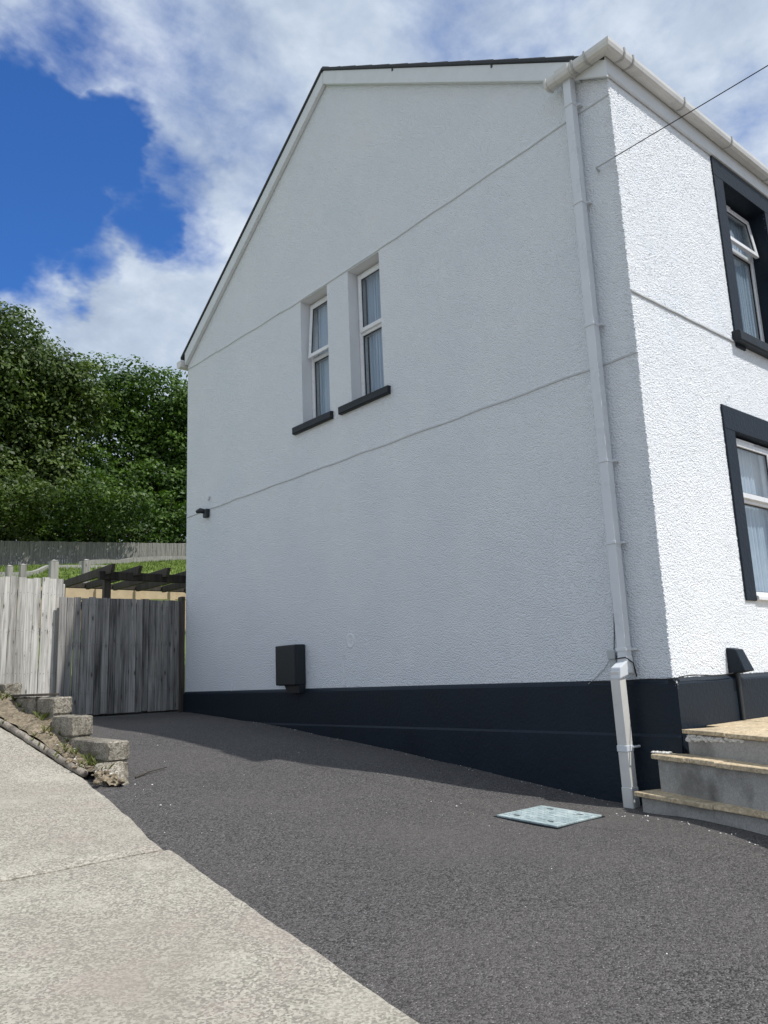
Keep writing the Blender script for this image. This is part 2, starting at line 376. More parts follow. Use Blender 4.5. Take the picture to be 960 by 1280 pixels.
tag(fr.build('forecourt', M['asphalt'], smooth=True, fix=False), kind='structure')
# concrete path: cast slabs with an uneven edge
path = empty('path', (-5, 0, PATHZ(0)), None, None); tag(path, kind='structure')
def slab(y0, y1, x_left=-9.0):
    ys = list(np.arange(y0, y1, 0.05)) + [y1]; m = MB(); nx = 14
    jitter = [random.gauss(0, 0.003) for _ in ys]
    jitter = [sum(jitter[max(0, i - 1):i + 2]) / len(jitter[max(0, i - 1):i + 2]) + random.gauss(0, 0.0025) for i in range(len(ys))]
    top = []; cols = [0, .012, .06, .2, .5, .9, 1.4, 2, 2.6, 3.3, 4, 4.8, 5.5, 6.2]
    for j, y in enumerate(ys):
        xr = EDGE(y) + jitter[j]
        for i in range(nx):
            x = xr - cols[i]; z = PATHZ(y) + 0.014 + lump(x + 3, y) * 0.8 - (0.007 if i == 0 else 0)
            if j in (0, len(ys) - 1): z -= 0.012
            m.v.append((x, y, z))
    for j in range(len(ys) - 1):
        for i in range(nx - 1):
            a = j * nx + i; m.f.append((a, a + nx, a + nx + 1, a + 1))
    b = len(m.v)
    for j in range(len(ys)):
        x, y, z = m.v[j * nx]; m.v.append((x + 0.004, y, z - 0.25))
    for j in range(len(ys) - 1): m.f.append((j * nx, b + j, b + j + 1, (j + 1) * nx))
    for jj in (0, len(ys) - 1):
        b2 = len(m.v)
        for i in range(nx):
            x, y, z = m.v[jj * nx + i]; m.v.append((x, y, z - 0.2))
        for i in range(nx - 1): m.f.append((jj * nx + i, jj * nx + i + 1, b2 + i + 1, b2 + i))
    return m.build('concrete_slab', M['path_concrete'], path, smooth=False, fix=False)
slab(-9.0, -3.12); slab(-3.1, 1.086); slab(1.110, 5.2); slab(5.215, 12.0)
# dark soil showing in the slab joints
jm = MB()
for yj in (1.099, -3.11, 5.207):
    for k in range(12):
        x0 = EDGE(yj) - 0.5 * k; jm.box((x0 - 0.5, yj - 0.02, PATHZ(yj) - 0.08), (x0, yj + 0.02, PATHZ(yj) - 0.004))
jm.build('joint_filler', M['dirt'], path)

# bank of soil between kerb and stepped wall
def wall_top(y): return -.27 if y < 3.53 else (-.10 if y < 3.97 else (.045 if y < 5.3 else .18))
WX0, WX1 = -2.545, -2.385
def bank_z(t, y):
    kz = PATHZ(y) + 0.05; wz = max(kz + .02, wall_top(y) - 0.17 + 0.02 * math.sin(5 * y))
    if y < 3.0: wz = min(wz, DRIVE(y) + 0.13 * max(0, (y - 2.62) / 0.38) + 0.01)
    return kz * (1 - t) + wz * t + 0.012 * math.sin(y * 11 + t * 5) * (1 if t not in (0, 1) else 0)
bk = MB(); ys = list(np.arange(2.62, 7.0, 0.06)); nt = 9
for y in ys:
    xk = EDGE(max(y, 2.95)) + 0.05 if y > 2.95 else -2.64
    for i in range(nt):
        t = i / (nt - 1); xx = xk + (WX0 + 0.03 - xk) * t
        bk.v.append((xx + random.uniform(-.008, .008), y, bank_z(t, y) + random.uniform(-.008, .008) - (0.02 if y < 2.7 else 0)))
for j in range(len(ys) - 1):
    for i in range(nt - 1): a = j * nt + i; bk.f.append((a, a + 1, a + nt + 1, a + nt))
tag(bk.build('soil_bank', M['dirt'], smooth=True, fix=True), kind='structure')
# kerb edging pieces along the path
kerb = empty('path_edging', (-2.69, 2.95, -.5), 'thin rounded concrete edging strip running along the pale path beside the soil bank', 'kerb')
ky = [2.93, 3.55, 4.2, 4.9, 5.7, 6.6, 7.6]
for a, b in zip(ky[:-1], ky[1:]):
    pa = Vector((EDGE(max(a, 2.95)) + 0.025, a + .006, PATHZ(a) + 0.025)); pb = Vector((EDGE(b) + 0.025, b - .006, PATHZ(b) + 0.025))
    n_ = 6; MB().tube([pa.lerp(pb, i / n_) + Vector((random.uniform(-.004, .004), 0, random.uniform(-.005, .005))) for i in range(n_ + 1)], 0.026, 10).build('edging_stone', M['kerb_concrete'], kerb, smooth=True)

# ------------------------------------------------------------------ stepped concrete block wall
bw = empty('block_wall', ((WX0 + WX1) / 2, 2.84, -.56), 'low weathered concrete block wall stepping down beside the driveway', 'wall')
def block_run(y0, y1, z0, z1, w0=WX0, w1=WX1, L=0.44):
    y = y0
    while y < y1 - 0.05:
        e = min(y + L, y1)
        if y1 - e < 0.15: e = y1
        m = MB(); g = 0.006
        ax, bx_ = w0 + random.uniform(-.008, .008), w1 + random.uniform(-.008, .008)
        m.box((ax, y + g, z0 + g), (bx_, e - g, z1 - random.uniform(0, .008)))
        o = m.build('block', M['block_concrete'], bw, bevel=0.010, seg=1)
        bm = bmesh.new(); bm.from_mesh(o.data); bmesh.ops.subdivide_edges(bm, edges=[e_ for e_ in bm.edges if e_.calc_length() > .1], cuts=3, use_grid_fill=True)
        for v in bm.verts: v.co += Vector([random.gauss(0, .0022) for _ in range(3)])
        bm.to_mesh(o.data); bm.free(); y = e
block_run(2.84, 3.60, -.60, -.41); block_run(2.84, 3.52, -.41, -.27, L=0.68)
block_run(3.53, 6.8, -.41, -.26, L=.62); block_run(3.53, 3.97, -.26, -.10); block_run(3.97, 6.8, -.26, -.10, L=.5)
block_run(3.975, 5.3, -.10, .045, L=0.42); block_run(5.3, 6.8, -.10, .045); block_run(5.3, 6.8, .045, .18, L=0.42)
mo = MB()
for (y0, y1, zt) in ((2.86, 6.78, -.41), (3.55, 6.78, -.26), (3.99, 6.78, -.10), (5.32, 6.78, .045)):
    mo.box((WX0 + .014, y0, zt - .012), (WX1 - .014, y1, zt + .012))
mo.box((WX0 + .02, 2.87, -.95), (WX1 - .02, 6.8, -.55))
mo.build('mortar_bed', M['block_concrete'], bw)
rub = MB()   # broken footing of the wall end
rub.prism([(2.60, -.70), (2.845, -.70), (2.845, -.40), (2.80, -.42), (2.73, -.505), (2.66, -.55)], lambda y, z: (WX0 - .09, y, z), lambda y, z: (WX0 + 0.10, y, z))
rub.build('footing', M['block_concrete'], bw, bevel=0.02, seg=2, jit=0.008)
rbl = MB()
def rough_stone(m, c, s_):
    n1, n2 = 6, 4; vs_ = []
    for i in range(n2 + 1):
        for k in range(n1):
            th = math.pi * i / n2; a_ = 2 * math.pi * k / n1; rr = random.uniform(.7, 1.15)
            vs_.append((c[0] + s_ * rr * math.sin(th) * math.cos(a_), c[1] + s_ * rr * math.sin(th) * math.sin(a_), c[2] + .7 * s_ * rr * math.cos(th)))
    m.add(vs_, [(i * n1 + k, i * n1 + (k + 1) % n1, (i + 1) * n1 + (k + 1) % n1, (i + 1) * n1 + k) for i in range(n2) for k in range(n1)])
for _ in range(46):
    y = random.uniform(2.60, 3.25); x = random.uniform(-2.70, WX0 + .01)
    rough_stone(rbl, (x, y, bank_z(.4, y) + .006), random.choice((.010, .014, .02, .03)))
tag(rbl.build('rubble', M['dirt'], smooth=False), 'loose earthy rubble at the broken end of the block wall', 'rubble', kind='stuff')
plk = MB().box((WX0 - .03, 4.35, .052), (WX1 + .02, 5.05, .072))
tag(plk.build('plank', M['dark_timber'], bevel=.003, origin=Vector((-2.47, 4.7, .05))), 'loose flat brown board lying on the third step of the block wall', 'board')

# ------------------------------------------------------------------ house
HZ = -.8
house = empty('house', (0, 0, HZ), 'white roughcast end house with dark plinth, gable wall and white gutters', 'house')
L = 6.70; XE = 9.0
AP = (3.44, 6.60); SF = .642; SR = .69
def rake_z(y): return AP[1] - SF * (AP[0] - y) if y < AP[0] else AP[1] - SR * (y - AP[0])
G = lambda u_, v_, w_: (w_, u_, v_)          # gable frame: along y, up, into the wall (+x)
F = lambda u_, v_, w_: (u_, w_, v_)          # front frame: along x, up, into the wall (+y)
def wall_grid(m, P, us, vs, openings, depth):
    for a, b in zip(us[:-1], us[1:]):
        for c, d in zip(vs[:-1], vs[1:]):
            if any(o[0] - 1e-6 <= a and b <= o[1] + 1e-6 and o[2] - 1e-6 <= c and d <= o[3] + 1e-6 for o in openings): continue
            m.add([P(a, c, 0), P(b, c, 0), P(b, d, 0), P(a, d, 0)], [(0, 1, 2, 3)])
GOP = [(2.68, 3.18, 2.79, 4.225), (3.54, 4.03, 2.79, 4.225)]
FOP = [(1.70, 2.51, 2.78, 4.255), (1.295, 2.90, .575, 1.885)]
gw = MB()
us = [.07, 2.68, 3.18, 3.54, 4.03, L]; vs = [-1.05, 2.79, 4.225]
wall_grid(gw, G, us, vs, GOP, .14)
gw.add([G(*p, 0) for p in [(.07, 4.225), (L, 4.225), (L, rake_z(L) + .1), (AP[0], AP[1] + .1), (.07, rake_z(.07) + .1)]], [(0, 1, 2, 3, 4)])
# front wall: pebble-dash modelled as real relief near the camera, plain beyond
fw = MB()
us = [2.90, XE]; vs = [-1.05, 4.60]
wall_grid(fw, F, us, vs, [], .14)
def fine_cuts(cuts, step):
    o = []
    for a, b in zip(cuts[:-1], cuts[1:]):
        n_ = max(1, round((b - a) / step)); o += [a + (b - a) * i / n_ for i in range(n_)]
    return o + [cuts[-1]]
zs = fine_cuts([-.06, .575, 1.885, 2.78, 4.255, 4.60], .0062); xs_ = fine_cuts([0, 1.295, 1.70, 2.51, 2.90], .0062); nz_, nx_ = len(zs), len(xs_)
hgt = rng.normal(0, 1, (nz_, nx_)); hgt = .88 * hgt + .12 * (np.roll(hgt, 1, 0) + np.roll(hgt, 1, 1)); hgt = np.clip(hgt * .0018, -.0050, .0050)
hgt[:, -1] = 0
corner = np.clip(rng.normal(0, .0038, (nz_, 2)), -.009, .008)
X, Z = np.meshgrid(xs_, zs); Y = hgt.copy(); X = X + rng.normal(0, .0008, X.shape) * (X > 0) * (X < 2.89)
X[:, 0] = corner[:, 0]; Y[:, 0] = corner[:, 1]
b0 = len(fw.v); fw.v += list(map(tuple, np.stack([X, Y, Z], -1).reshape(-1, 3).tolist()))
xm = [(a_ + b_) / 2 for a_, b_ in zip(xs_[:-1], xs_[1:])]; zm = [(a_ + b_) / 2 for a_, b_ in zip(zs[:-1], zs[1:])]
for j, zc in enumerate(zm):
    for i, xc in enumerate(xm):
        if any(o[0] < xc < o[1] and o[2] < zc < o[3] for o in FOP): continue
        k = b0 + j * nx_ + i; fw.f.append((k, k + 1, k + nx_ + 1, k + nx_))
# the gable side of the rough arris
yg = [0, .008, .016, .024, .034, .048, .07]; Y2, Z2 = np.meshgrid(yg, zs); X2 = np.clip(rng.normal(0, .0018, Y2.shape), -.005, .004); X2[:, -1] = 0
X2[:, 0] = corner[:, 0]; Y2 = Y2.copy(); Y2[:, 0] = corner[:, 1]
b0 = len(gw.v); n7 = len(yg); gw.v += list(map(tuple, np.stack([X2, Y2, Z2], -1).reshape(-1, 3).tolist()))
for j in range(nz_ - 1):
    for i in range(n7 - 1): k = b0 + j * n7 + i; gw.f.append((k, k + 1, k + n7 + 1, k + n7))
def orient(me, d):
    bm = bmesh.new(); bm.from_mesh(me); bm.normal_update(); d = Vector(d)
    for fc in bm.faces:
        if fc.normal.dot(d) < 0: fc.normal_flip()
    bm.to_mesh(me); bm.free()
g_o = gw.build('gable_wall', M['roughcast'], house, fix=False); orient(g_o.data, (-1, -.2, 0))
f_o = fw.build('front_wall', M['pebbledash'], house, fix=False); orient(f_o.data, (-.2, -1, 0))
# closed back and far side, floors inside
bkw = MB(); bkw.box((0.02, L - .2, -1.05), (XE, L, 4.3)); bkw.build('rear_wall', M['roughcast'], house)
fg = MB(); fg.add([(XE, 0, -1.05), (XE, L - .2, -1.05), (XE, L - .2, rake_z(L)), (XE, AP[0], AP[1]), (XE, 0, rake_z(0))], [(0, 1, 2, 3, 4)]); fg.build('far_wall', M['roughcast'], house, fix=False)
inn = MB(); inn.box((.9, .9, -.2), (XE - .3, L - .3, -.1)); inn.box((.0 + .16, .16, 2.35), (XE - .1, L - .25, 2.45)); inn.box((.16, .16, 4.42), (XE - .1, L - .25, 4.46))
inn.box((1.1, 1.1, -.1), (1.2, L - .3, 4.4)); inn.box((1.2, 1.1, -.1), (XE - .2, 1.2, 4.4)); inn.build('inner_partition', M['dark_room'], house)

# plinth: gable run and front run, with a lower projecting course
pg = MB()
prof = [(0, .010), (-.018, -.006), (-.026, -.022), (-.028, -.335), (-.040, -.352), (-.042, -1.1), (.02, -1.1), (.02, .0)]
pg.prism(prof, lambda a, z: (a, -.034, z), lambda a, z: (a, L + .0, z))
pg.build('plinth', M['anthracite'], house)
pf = MB()
prof2 = [(0, .016), (-.034, -.012), (-.040, -.024), (-.040, -1.1), (.02, -1.1), (.02, .0)]
pf.prism(prof2, lambda a, z: (-.0275, a, z), lambda a, z: (XE, a, z))
pf.build('plinth', M['anthracite'], house)
chip = MB()
for k in range(9):
    c = Vector((-.022 + random.uniform(-.004, .006), -.034 + random.uniform(-.004, .008), -.010 - .006 * k)); s_ = random.uniform(.006, .011) * (1 - k * .06)
    chip.add([c + Vector(d) * s_ for d in ((1, 0, 0), (-1, 0, 0), (0, 1, 0), (0, -1, 0), (0, 0, 1), (0, 0, -1))], [(0, 2, 4), (2, 1, 4), (1, 3, 4), (3, 0, 4), (2, 0, 5), (1, 2, 5), (3, 1, 5), (0, 3, 5)])
chip.build('chipped_corner', M['white_mortar'], house)

# string mouldings (bell-cast render beads)
def bead(pts, n_, hgt=.020, out_=.007):
    m = MB(); P_ = [Vector(p) for p in pts]; n_ = Vector(n_); rings = []
    for p in P_:
        rings.append([p + Vector((0, 0, hgt / 2)), p + n_ * out_ + Vector((0, 0, hgt * .1)), p + n_ * out_ - Vector((0, 0, hgt * .35)), p - Vector((0, 0, hgt / 2))])
    for rg in rings: m.v += rg
    for i in range(len(P_) - 1):
        for k in range(3): m.f.append((4 * i + k, 4 * i + k + 1, 4 * i + k + 5, 4 * i + k + 4))
    return m
def wavy(p, q, n_=40, a=.004):
    p, q = Vector(p), Vector(q); return [p.lerp(q, i / n_) + Vector((0, 0, random.gauss(0, a * .25) + a * math.sin(i * .9 + p.z))) for i in range(n_ + 1)]
bead(wavy((0, 0.0, 2.243), (0, L, 2.243), 60), (-1, 0, 0)).build('string_moulding', M['string_mould'], house)
bead(wavy((0, 0, 4.300), (0, 2.66, 4.245), 24) + wavy((0, 2.68, 4.243), (0, 4.05, 4.238), 12, .001) + wavy((0, 4.1, 4.238), (0, L, 4.295), 24), (-1, 0, 0), .018).build('string_moulding', M['string_mould'], house)
bead(wavy((0.0, -.003, 2.708), (1.52, -.003, 2.700), 30, .0012), (0, -1, 0), .022, .010).build('string_moulding', M['string_mould'], house)

# roof
RT = .17
def rake_poly(o0, o1, ext_f=.024, ext_r=.10):  # band between offsets above the rake line
    ys = [-ext_f, AP[0], L + ext_r]
    return [(y, rake_z(y) + o0) for y in ys], [(y, rake_z(y) + o1) for y in ys]
rf = MB()
lo, hi = rake_poly(RT, RT + .040)
rf.prism(lo[:2] + hi[:2][::-1], lambda y, z: (-.065, y, z), lambda y, z: (XE + .1, y, z))
rf.prism(lo[1:] + hi[1:][::-1], lambda y, z: (-.065, y, z), lambda y, z: (XE + .1, y, z))
roof = rf.build('roof', M['roof_slate'], house, bevel=.006)
rg = MB(); rg.prism([(-.11, -.03), (.11, -.03), (.0, .045)], lambda a, b: (-.05, AP[0] + a, AP[1] + RT + .01 + b), lambda a, b: (XE + .1, AP[0] + a, AP[1] + RT + .01 + b)); rg.build('ridge', M['roof_slate'], roof)
# slates of the front and rear slopes (top courses of real thickness)
sl_ = MB(); cn = 0
for side in (0, 1):
    ya, yb = (-.027, AP[0] - .05) if side == 0 else (L + .10, AP[0] + .05)
    nrow = 13
    for i in range(nrow):
        y0 = ya + (yb - ya) * i / nrow; y1 = ya + (yb - ya) * (i + 1.25) / nrow
        for k in range(0, 24):
            x0 = -.065 + k * .38 - (.19 if i % 2 else 0); x1 = x0 + .372
            x0 = max(x0, -.050)
            z0, z1 = rake_z(y0) + RT + .0415, rake_z(y1) + RT + .0415
            sl_.add([(x0, y0, z0 + .009), (x1, y0, z0 + .009), (x1, y1, z1 + .002), (x0, y1, z1 + .002), (x0, y0, z0), (x1, y0, z0)], [(0, 1, 2, 3), (0, 4, 5, 1)])
so_ = sl_.build('slate', M['roof_slate'], roof, fix=False); so_['kind'] = 'stuff'
# barge boards
for a, b in ((0, 1), (1, 2)):
    lo, hi = rake_poly(0.0, RT - .003, .0, .0)
    bb = MB(); q = [lo[a], lo[b], hi[b], hi[a]]
    if a == 0: q = [(.22, rake_z(.22)), (AP[0] - .003, rake_z(AP[0] - .003)), (AP[0] - .003, hi[1][1]), (.22, rake_z(.22) + RT - .003)]
    else: q = [(AP[0] + .003, lo[1][1]), lo[2], hi[2], (AP[0] + .003, hi[1][1])]
    bb.prism(q, lambda y, z: (-.050, y, z), lambda y, z: (-.004, y, z)); o = bb.build('barge_board', M['painted_board'], house, bevel=.003)
for y in (1.05, 2.3):
    dr = MB(); dr.box((-.056, y - .012, rake_z(y) + .135), (-.049, y + .006, rake_z(y) + .168)); dr.build('board_clip', M['black_plastic'], house)
# fascia, boxed eave end, soffit
fa = MB(); fa.box((-.028, -.030, 4.44), (XE, -.004, 4.60)); fa.build('fascia', M['painted_board'], house, bevel=.003)
bx = MB(); bx.prism([(-.029, 4.405), (.30, 4.587), (.30, 4.72), (-.029, 4.60)], lambda y, z: (-.0535, y, z), lambda y, z: (-.0295, y, z)); bx.build('soffit_box', M['painted_board'], house, bevel=.003)
# gutter: front run + return over the gable end
gsec = [(0, .068), (0, .016), (-.013, .004), (-.066, -.003), (-.089, .012), (-.098, .040), (-.098, .068), (-.092, .068), (-.092, .042), (-.083, .018), (-.064, .004), (-.015, .011), (-.006, .020), (-.006, .068)]
GZ = 4.560; GY = -.031
gut = MB(); gut.prism(gsec, lambda a, z: (-.054 + a * 1.0, GY + a, GZ + z), lambda a, z: (XE, GY + a, GZ + z))
gut.prism(gsec, lambda a, z: (-.054 + a, GY + a, GZ + z), lambda a, z: (-.054 + a, .44, GZ + z))
gutter = gut.build('gutter', M['gutter_plastic'], house)
def collar(ax, t, wd, ex):
    q = [(a * (1 + ex) - .004 * (1 if a < -.04 else -1) * 0, z + (.006 if z > .05 else -.006)) for a, z in [(.0, .068), (0, .010), (-.067, -.008), (-.095, .007), (-.106, .040), (-.106, .073)]]
    m = MB()
    if ax == 'x': m.prism(q, lambda a, z: (t, GY + a, GZ + z), lambda a, z: (t + wd, GY + a, GZ + z))
    else: m.prism(q, lambda a, z: (-.054 + a, t, GZ + z), lambda a, z: (-.054 + a, t + wd, GZ + z))
    return m
for ax, t, wd in (('x', .05, .018), ('x', .17, .016), ('x', .92, .016), ('x', 1.72, .016), ('x', 2.5, .016), ('x', 3.4, .016), ('y', .075, .016), ('y', .19, .016)):
    collar(ax, t, wd, .0).build('gutter_bracket', M['bracket_plastic'], gutter, bevel=.002)
en = collar('y', .44, .02, .02); en.build('gutter_stop', M['gutter_plastic'], gutter, bevel=.003)
ro = collar('y', .23, .125, .04); ro.build('running_outlet', M['gutter_plastic'], gutter, bevel=.004)
# rear gutter end, seen at the far eave
rgm = MB(); yr = L + .02; zr = rake_z(L) - .02
rgm.prism([(0, .09), (0, .0), (.05, -.02), (.11, .0), (.125, .09)], lambda a, z: (-.10, yr + a, zr + z), lambda a, z: (XE, yr + a, zr + z)); rgm.build('gutter', M['gutter_plastic'], house, bevel=.006)
# downpipe on the gable
DY = .292
dp = MB(); dp.box((-.104, DY - .034, .14), (-.036, DY + .034, 4.60)); pipe = dp.build('downpipe', M['pipe_plastic'], house, bevel=.005, seg=2)
for z in (4.33, 3.50, 2.52, 1.50, .92, .20):
    c = MB(); c.box((-.109, DY - .039, z), (-.031, DY + .039, z + .022)); c.box((-.045, DY - .062, z + .003), (-.004, DY - .030, z + .019)); c.box((-.045, DY + .03, z + .003), (-.004, DY + .055, z + .019)); c.build('pipe_clip', M['pipe_plastic'], pipe, bevel=.002)
el = MB()
el.hexa([(-.108, DY - .037, .055), (-.034, DY - .037, .055), (-.034, DY + .037, .055), (-.108, DY + .037, .055), (-.108, DY - .037, .165), (-.034, DY - .037, .165), (-.034, DY + .037, .165), (-.108, DY + .037, .165)])
el.hexa([(-.188, DY - .028, .02), (-.10, DY - .0375, .045), (-.10, DY + .0375, .045), (-.188, DY + .047, .02), (-.178, DY - .028, .095), (-.10, DY - .0375, .14), (-.10, DY + .0375, .14), (-.178, DY + .047, .095)])
el.build('pipe_elbow', M['pipe_plastic'], pipe, bevel=.008, seg=2)
DL = .309
lp = MB(); lp.hexa([(-.166, DL - .036, -.80), (-.094, DL - .036, -.80), (-.094, DL + .036, -.80), (-.166, DL + .036, -.80), (-.185, DL - .036, .07), (-.113, DL - .036, .07), (-.113, DL + .036, .07), (-.185, DL + .036, .07)])
lp.build('lower_pipe', M['gutter_plastic'], pipe, bevel=.006, seg=2)
jc = MB(); z = -.42; xo = -.1405
jc.box((xo - .0395, DL - .039, z - .020), (xo + .0395, DL + .039, z + .020)); jc.box((xo + .02, DL - .050, z + .000), (-.03, DL - .0385, z + .014)); jc.build('pipe_clip', M['pipe_plastic'], pipe, bevel=.003)
sh = MB(); sh.hexa([(-.169, DL - .039, -.79), (-.091, DL - .039, -.79), (-.091, DL + .039, -.79), (-.169, DL + .039, -.79), (-.172, DL - .039, -.66), (-.094, DL - .039, -.66), (-.094, DL + .039, -.66), (-.172, DL + .039, -.66)]); sh.build('pipe_shoe', M['gutter_plastic'], pipe, bevel=.004)
mo_ = MB(); mo_.box((-.152, DL - .0405, -.785), (-.108, DL - .0385, -.725)); mo_.build('outlet_mouth', M['grey_plastic'], pipe)

# ------------------------------------------------------------------ windows
def frame_ring(m, P, u0, u1, v0, v1, w0, w1, t):
    m.box((u0, v0, w0), (u0 + t, v1, w1), P); m.box((u1 - t, v0, w0), (u1, v1, w1), P)
    m.box((u0 + t, v0, w0), (u1 - t, v0 + t, w1), P); m.box((u0 + t, v1 - t, w0), (u1 - t, v1, w1), P)
def window(P, u0, u1, v0, v1, w, split, open_top=0.0, label=None, mull=None, cur=(0., 1.), curw=.10, vent=False, low_flip=False):
    t = .048; fr = MB(); frame_ring(fr, P, u0, u1, v0, v1, w, w + .07, t)
    us = [u0 + t] + ([mull - .03, mull + .03] if mull else []) + [u1 - t]
    cells = [(us[0], us[-1])] if not mull else [(us[0], us[1]), (us[2], us[3])]
    if mull: fr.box((mull - .03, v0 + t, w + .001), (mull + .03, v1 - t, w + .069), P)
    for a, b in cells: fr.box((a, split - .022, w + .002), (b, split + .022, w + .068), P)
    win = fr.build('window', M['upvc'], house, bevel=.004)
    if label: win['label'] = label
    for a, b in cells:
        a_, b_, c_, d_ = a - .012, b + .012, split + .008, v1 - t + .012
        def PT(uu, vv, ww, op=open_top, hi=d_, h=d_ - c_): return P(uu, vv, ww - op * (hi - vv) / h)
        sa = MB(); s_t = .045; frame_ring(sa, PT, a_, b_, c_, d_, w - .022, w + .012, s_t); sa.build('sash', M['upvc'], win, bevel=.004)
        pn = MB(); pn.box((a_ + s_t - .006, c_ + s_t - .006, w - .004), (b_ - s_t + .006, d_ - s_t + .006, w + .002), PT); pn.build('pane', M['glass'], win)
        gk = MB(); frame_ring(gk, PT, a_ + s_t - .004, b_ - s_t + .004, c_ + s_t - .004, d_ - s_t + .004, w - .012, w - .003, .009); gk.build('gasket', M['rubber'], win)
        pn = MB(); pn.box((a - .006, v0 + t - .006, w + .030), (b + .006, split - .017, w + .036), P); pn.build('pane', M['glass'], win)
        gk = MB(); frame_ring(gk, P, a - .004, b + .004, v0 + t - .004, split - .018, w + .016, w + .028, .010); gk.build('gasket', M['rubber'], win)
    if vent:
        vm = MB(); vm.box((u0 + .12, v1 - .036, w - .018), (u0 + .42, v1 - .012, w - .0005), P); vm.build('trickle_vent', M['upvc'], win, bevel=.003)
    # net curtain with folds behind the glass
    cu = MB(); nu = 140; ua = u0 + (u1 - u0) * cur[0]; ub = u0 + (u1 - u0) * cur[1]
    for i in range(nu + 1):
        uu = ua + (ub - ua) * i / nu
        dd = .016 * math.sin(uu * 130 + 1.3 * math.sin(uu * 23)) + .006 * math.sin(uu * 301)
        cu.v += [P(uu, v0 - .02, w + curw + dd), P(uu + .003 * math.sin(i), (v0 + v1) / 2, w + curw + dd * .9), P(uu, v1 + .02, w + curw + dd * .8)]
    for i in range(nu):
        for k in (0, 1): cu.f.append((3 * i + k, 3 * i + k + 1, 3 * i + k + 4, 3 * i + k + 3))
    cu.build('curtain', M['curtain'], win, smooth=True, fix=False)
    return win
def reveal(P, o, d, mat, t=.012, sill=True):
    u0, u1, v0, v1 = o; m = MB()
    m.box((u0 - t, v0, .001), (u0, v1 + t, d), P); m.box((u1, v0, .001), (u1 + t, v1 + t, d), P); m.box((u0, v1, .001), (u1, v1 + t, d), P)
    if sill: m.box((u0 - t, v0 - t, .001), (u1 + t, v0, d), P)
    return m.build('reveal', mat, house)
for o, op, lb in ((GOP[0], 0.0, None), (GOP[1], .045, 'narrow gable window with its top light tilted open')):
    reveal(G, o, .20, M['white_smooth'])
    w_ = window(G, o[0] + .012, o[1] - .004, o[2] + .004, o[3] - .012, .125, 3.545, op, lb, cur=(.16, .86), curw=.075)
    s_ = MB(); e0, e1 = o[0] - .095, o[1] + .150 if o[0] > 3 else o[1] + .175
    if o[0] > 3: e0 = o[0] - .055
    s_.prism([(.10, 2.80), (-.035, 2.795), (-.045, 2.785), (-.045, 2.722), (-.036, 2.712), (.0, 2.712), (.0, 2.775), (.10, 2.775)], lambda a, z: (a, e0 + 0, z), lambda a, z: (a, e1, z))
    s_.build('sill', M['sill_black'], house, bevel=.012, seg=2, jit=.002)
# front windows with painted surrounds
def surround(o, wd, top, bottom, mat, t=.016):
    u0, u1, v0, v1 = o; m = MB()
    m.box((u0 - wd, bottom, -t), (u0, v1, .004), F); m.box((u1, bottom, -t), (u1 + wd, v1, .004), F); m.box((u0 - wd, v1, -t), (u1 + wd, top, .004), F)
    return m.build('window_surround', mat, house, bevel=.003)
surround(FOP[0], .16, 4.4385, 2.66, M['anthracite']); surround(FOP[1], .165, 2.08, .545, M['anthracite'])
reveal(F, FOP[0], .24, M['anthracite']); reveal(F, FOP[1], .20, M['anthracite'])
window(F, 1.704, 2.506, 2.79, 4.24, .15, 3.80, .05, 'upper front window with its top light propped open', cur=(.0, 1.0), curw=.055, vent=True)
window(F, 1.299, 2.896, .58, 1.875, .055, 1.36, 0.0, None, mull=2.0, cur=(.0, 1.), curw=.10, vent=True)
s_ = MB(); s_.prism([(.15, 2.80), (-.065, 2.785), (-.075, 2.775), (-.075, 2.70), (-.065, 2.69), (.0, 2.69), (.0, 2.77), (.15, 2.77)], lambda a, z: (1.50, a, z), lambda a, z: (2.72, a, z)); s_.build('sill', M['sill_black'], house, bevel=.008, seg=2)
s_ = MB(); s_.prism([(.06, .60), (-.028, .585), (-.032, .575), (-.032, .552), (.0, .552), (.06, .556)], lambda a, z: (1.297, a, z), lambda a, z: (2.894, a, z)); s_.build('sill', M['upvc'], house, bevel=.003)

# patched hole and plaster run on the gable
pt = MB(); seg = 20; cy, cz = 3.325, .445
for k in range(seg): pt.v.append((-.003 - random.uniform(0, .002), cy + .055 * math.cos(2 * math.pi * k / seg), cz + .062 * math.sin(2 * math.pi * k / seg)))
for k in range(seg): pt.v.append((.001, cy + .07 * math.cos(2 * math.pi * k / seg), cz + .078 * math.sin(2 * math.pi * k / seg)))
pt.v.append((.004, cy, cz))
pt.f = [(k, (k + 1) % seg, seg + (k + 1) % seg, seg + k) for k in range(seg)] + [(k, (k + 1) % seg, 2 * seg) for k in range(seg)]
pt.build('filled_hole', M['white_smooth'], house)
rn = MB().tube([(-.001, 3.445 + random.uniform(-.004, .004), .03 + .03 * k) for k in range(9)] + [(-.001, 3.425, .32)], [random.uniform(.006, .010) for _ in range(10)], 6); rn.build('filled_chase', M['white_smooth'], house)
rn = MB().tube([(-.001, 5.55 + random.uniform(-.004, .004) - .002 * k, .0 + .02 * k) for k in range(7)], [random.uniform(.005, .009) for _ in range(7)], 6); rn.build('filled_chase', M['white_smooth'], house)

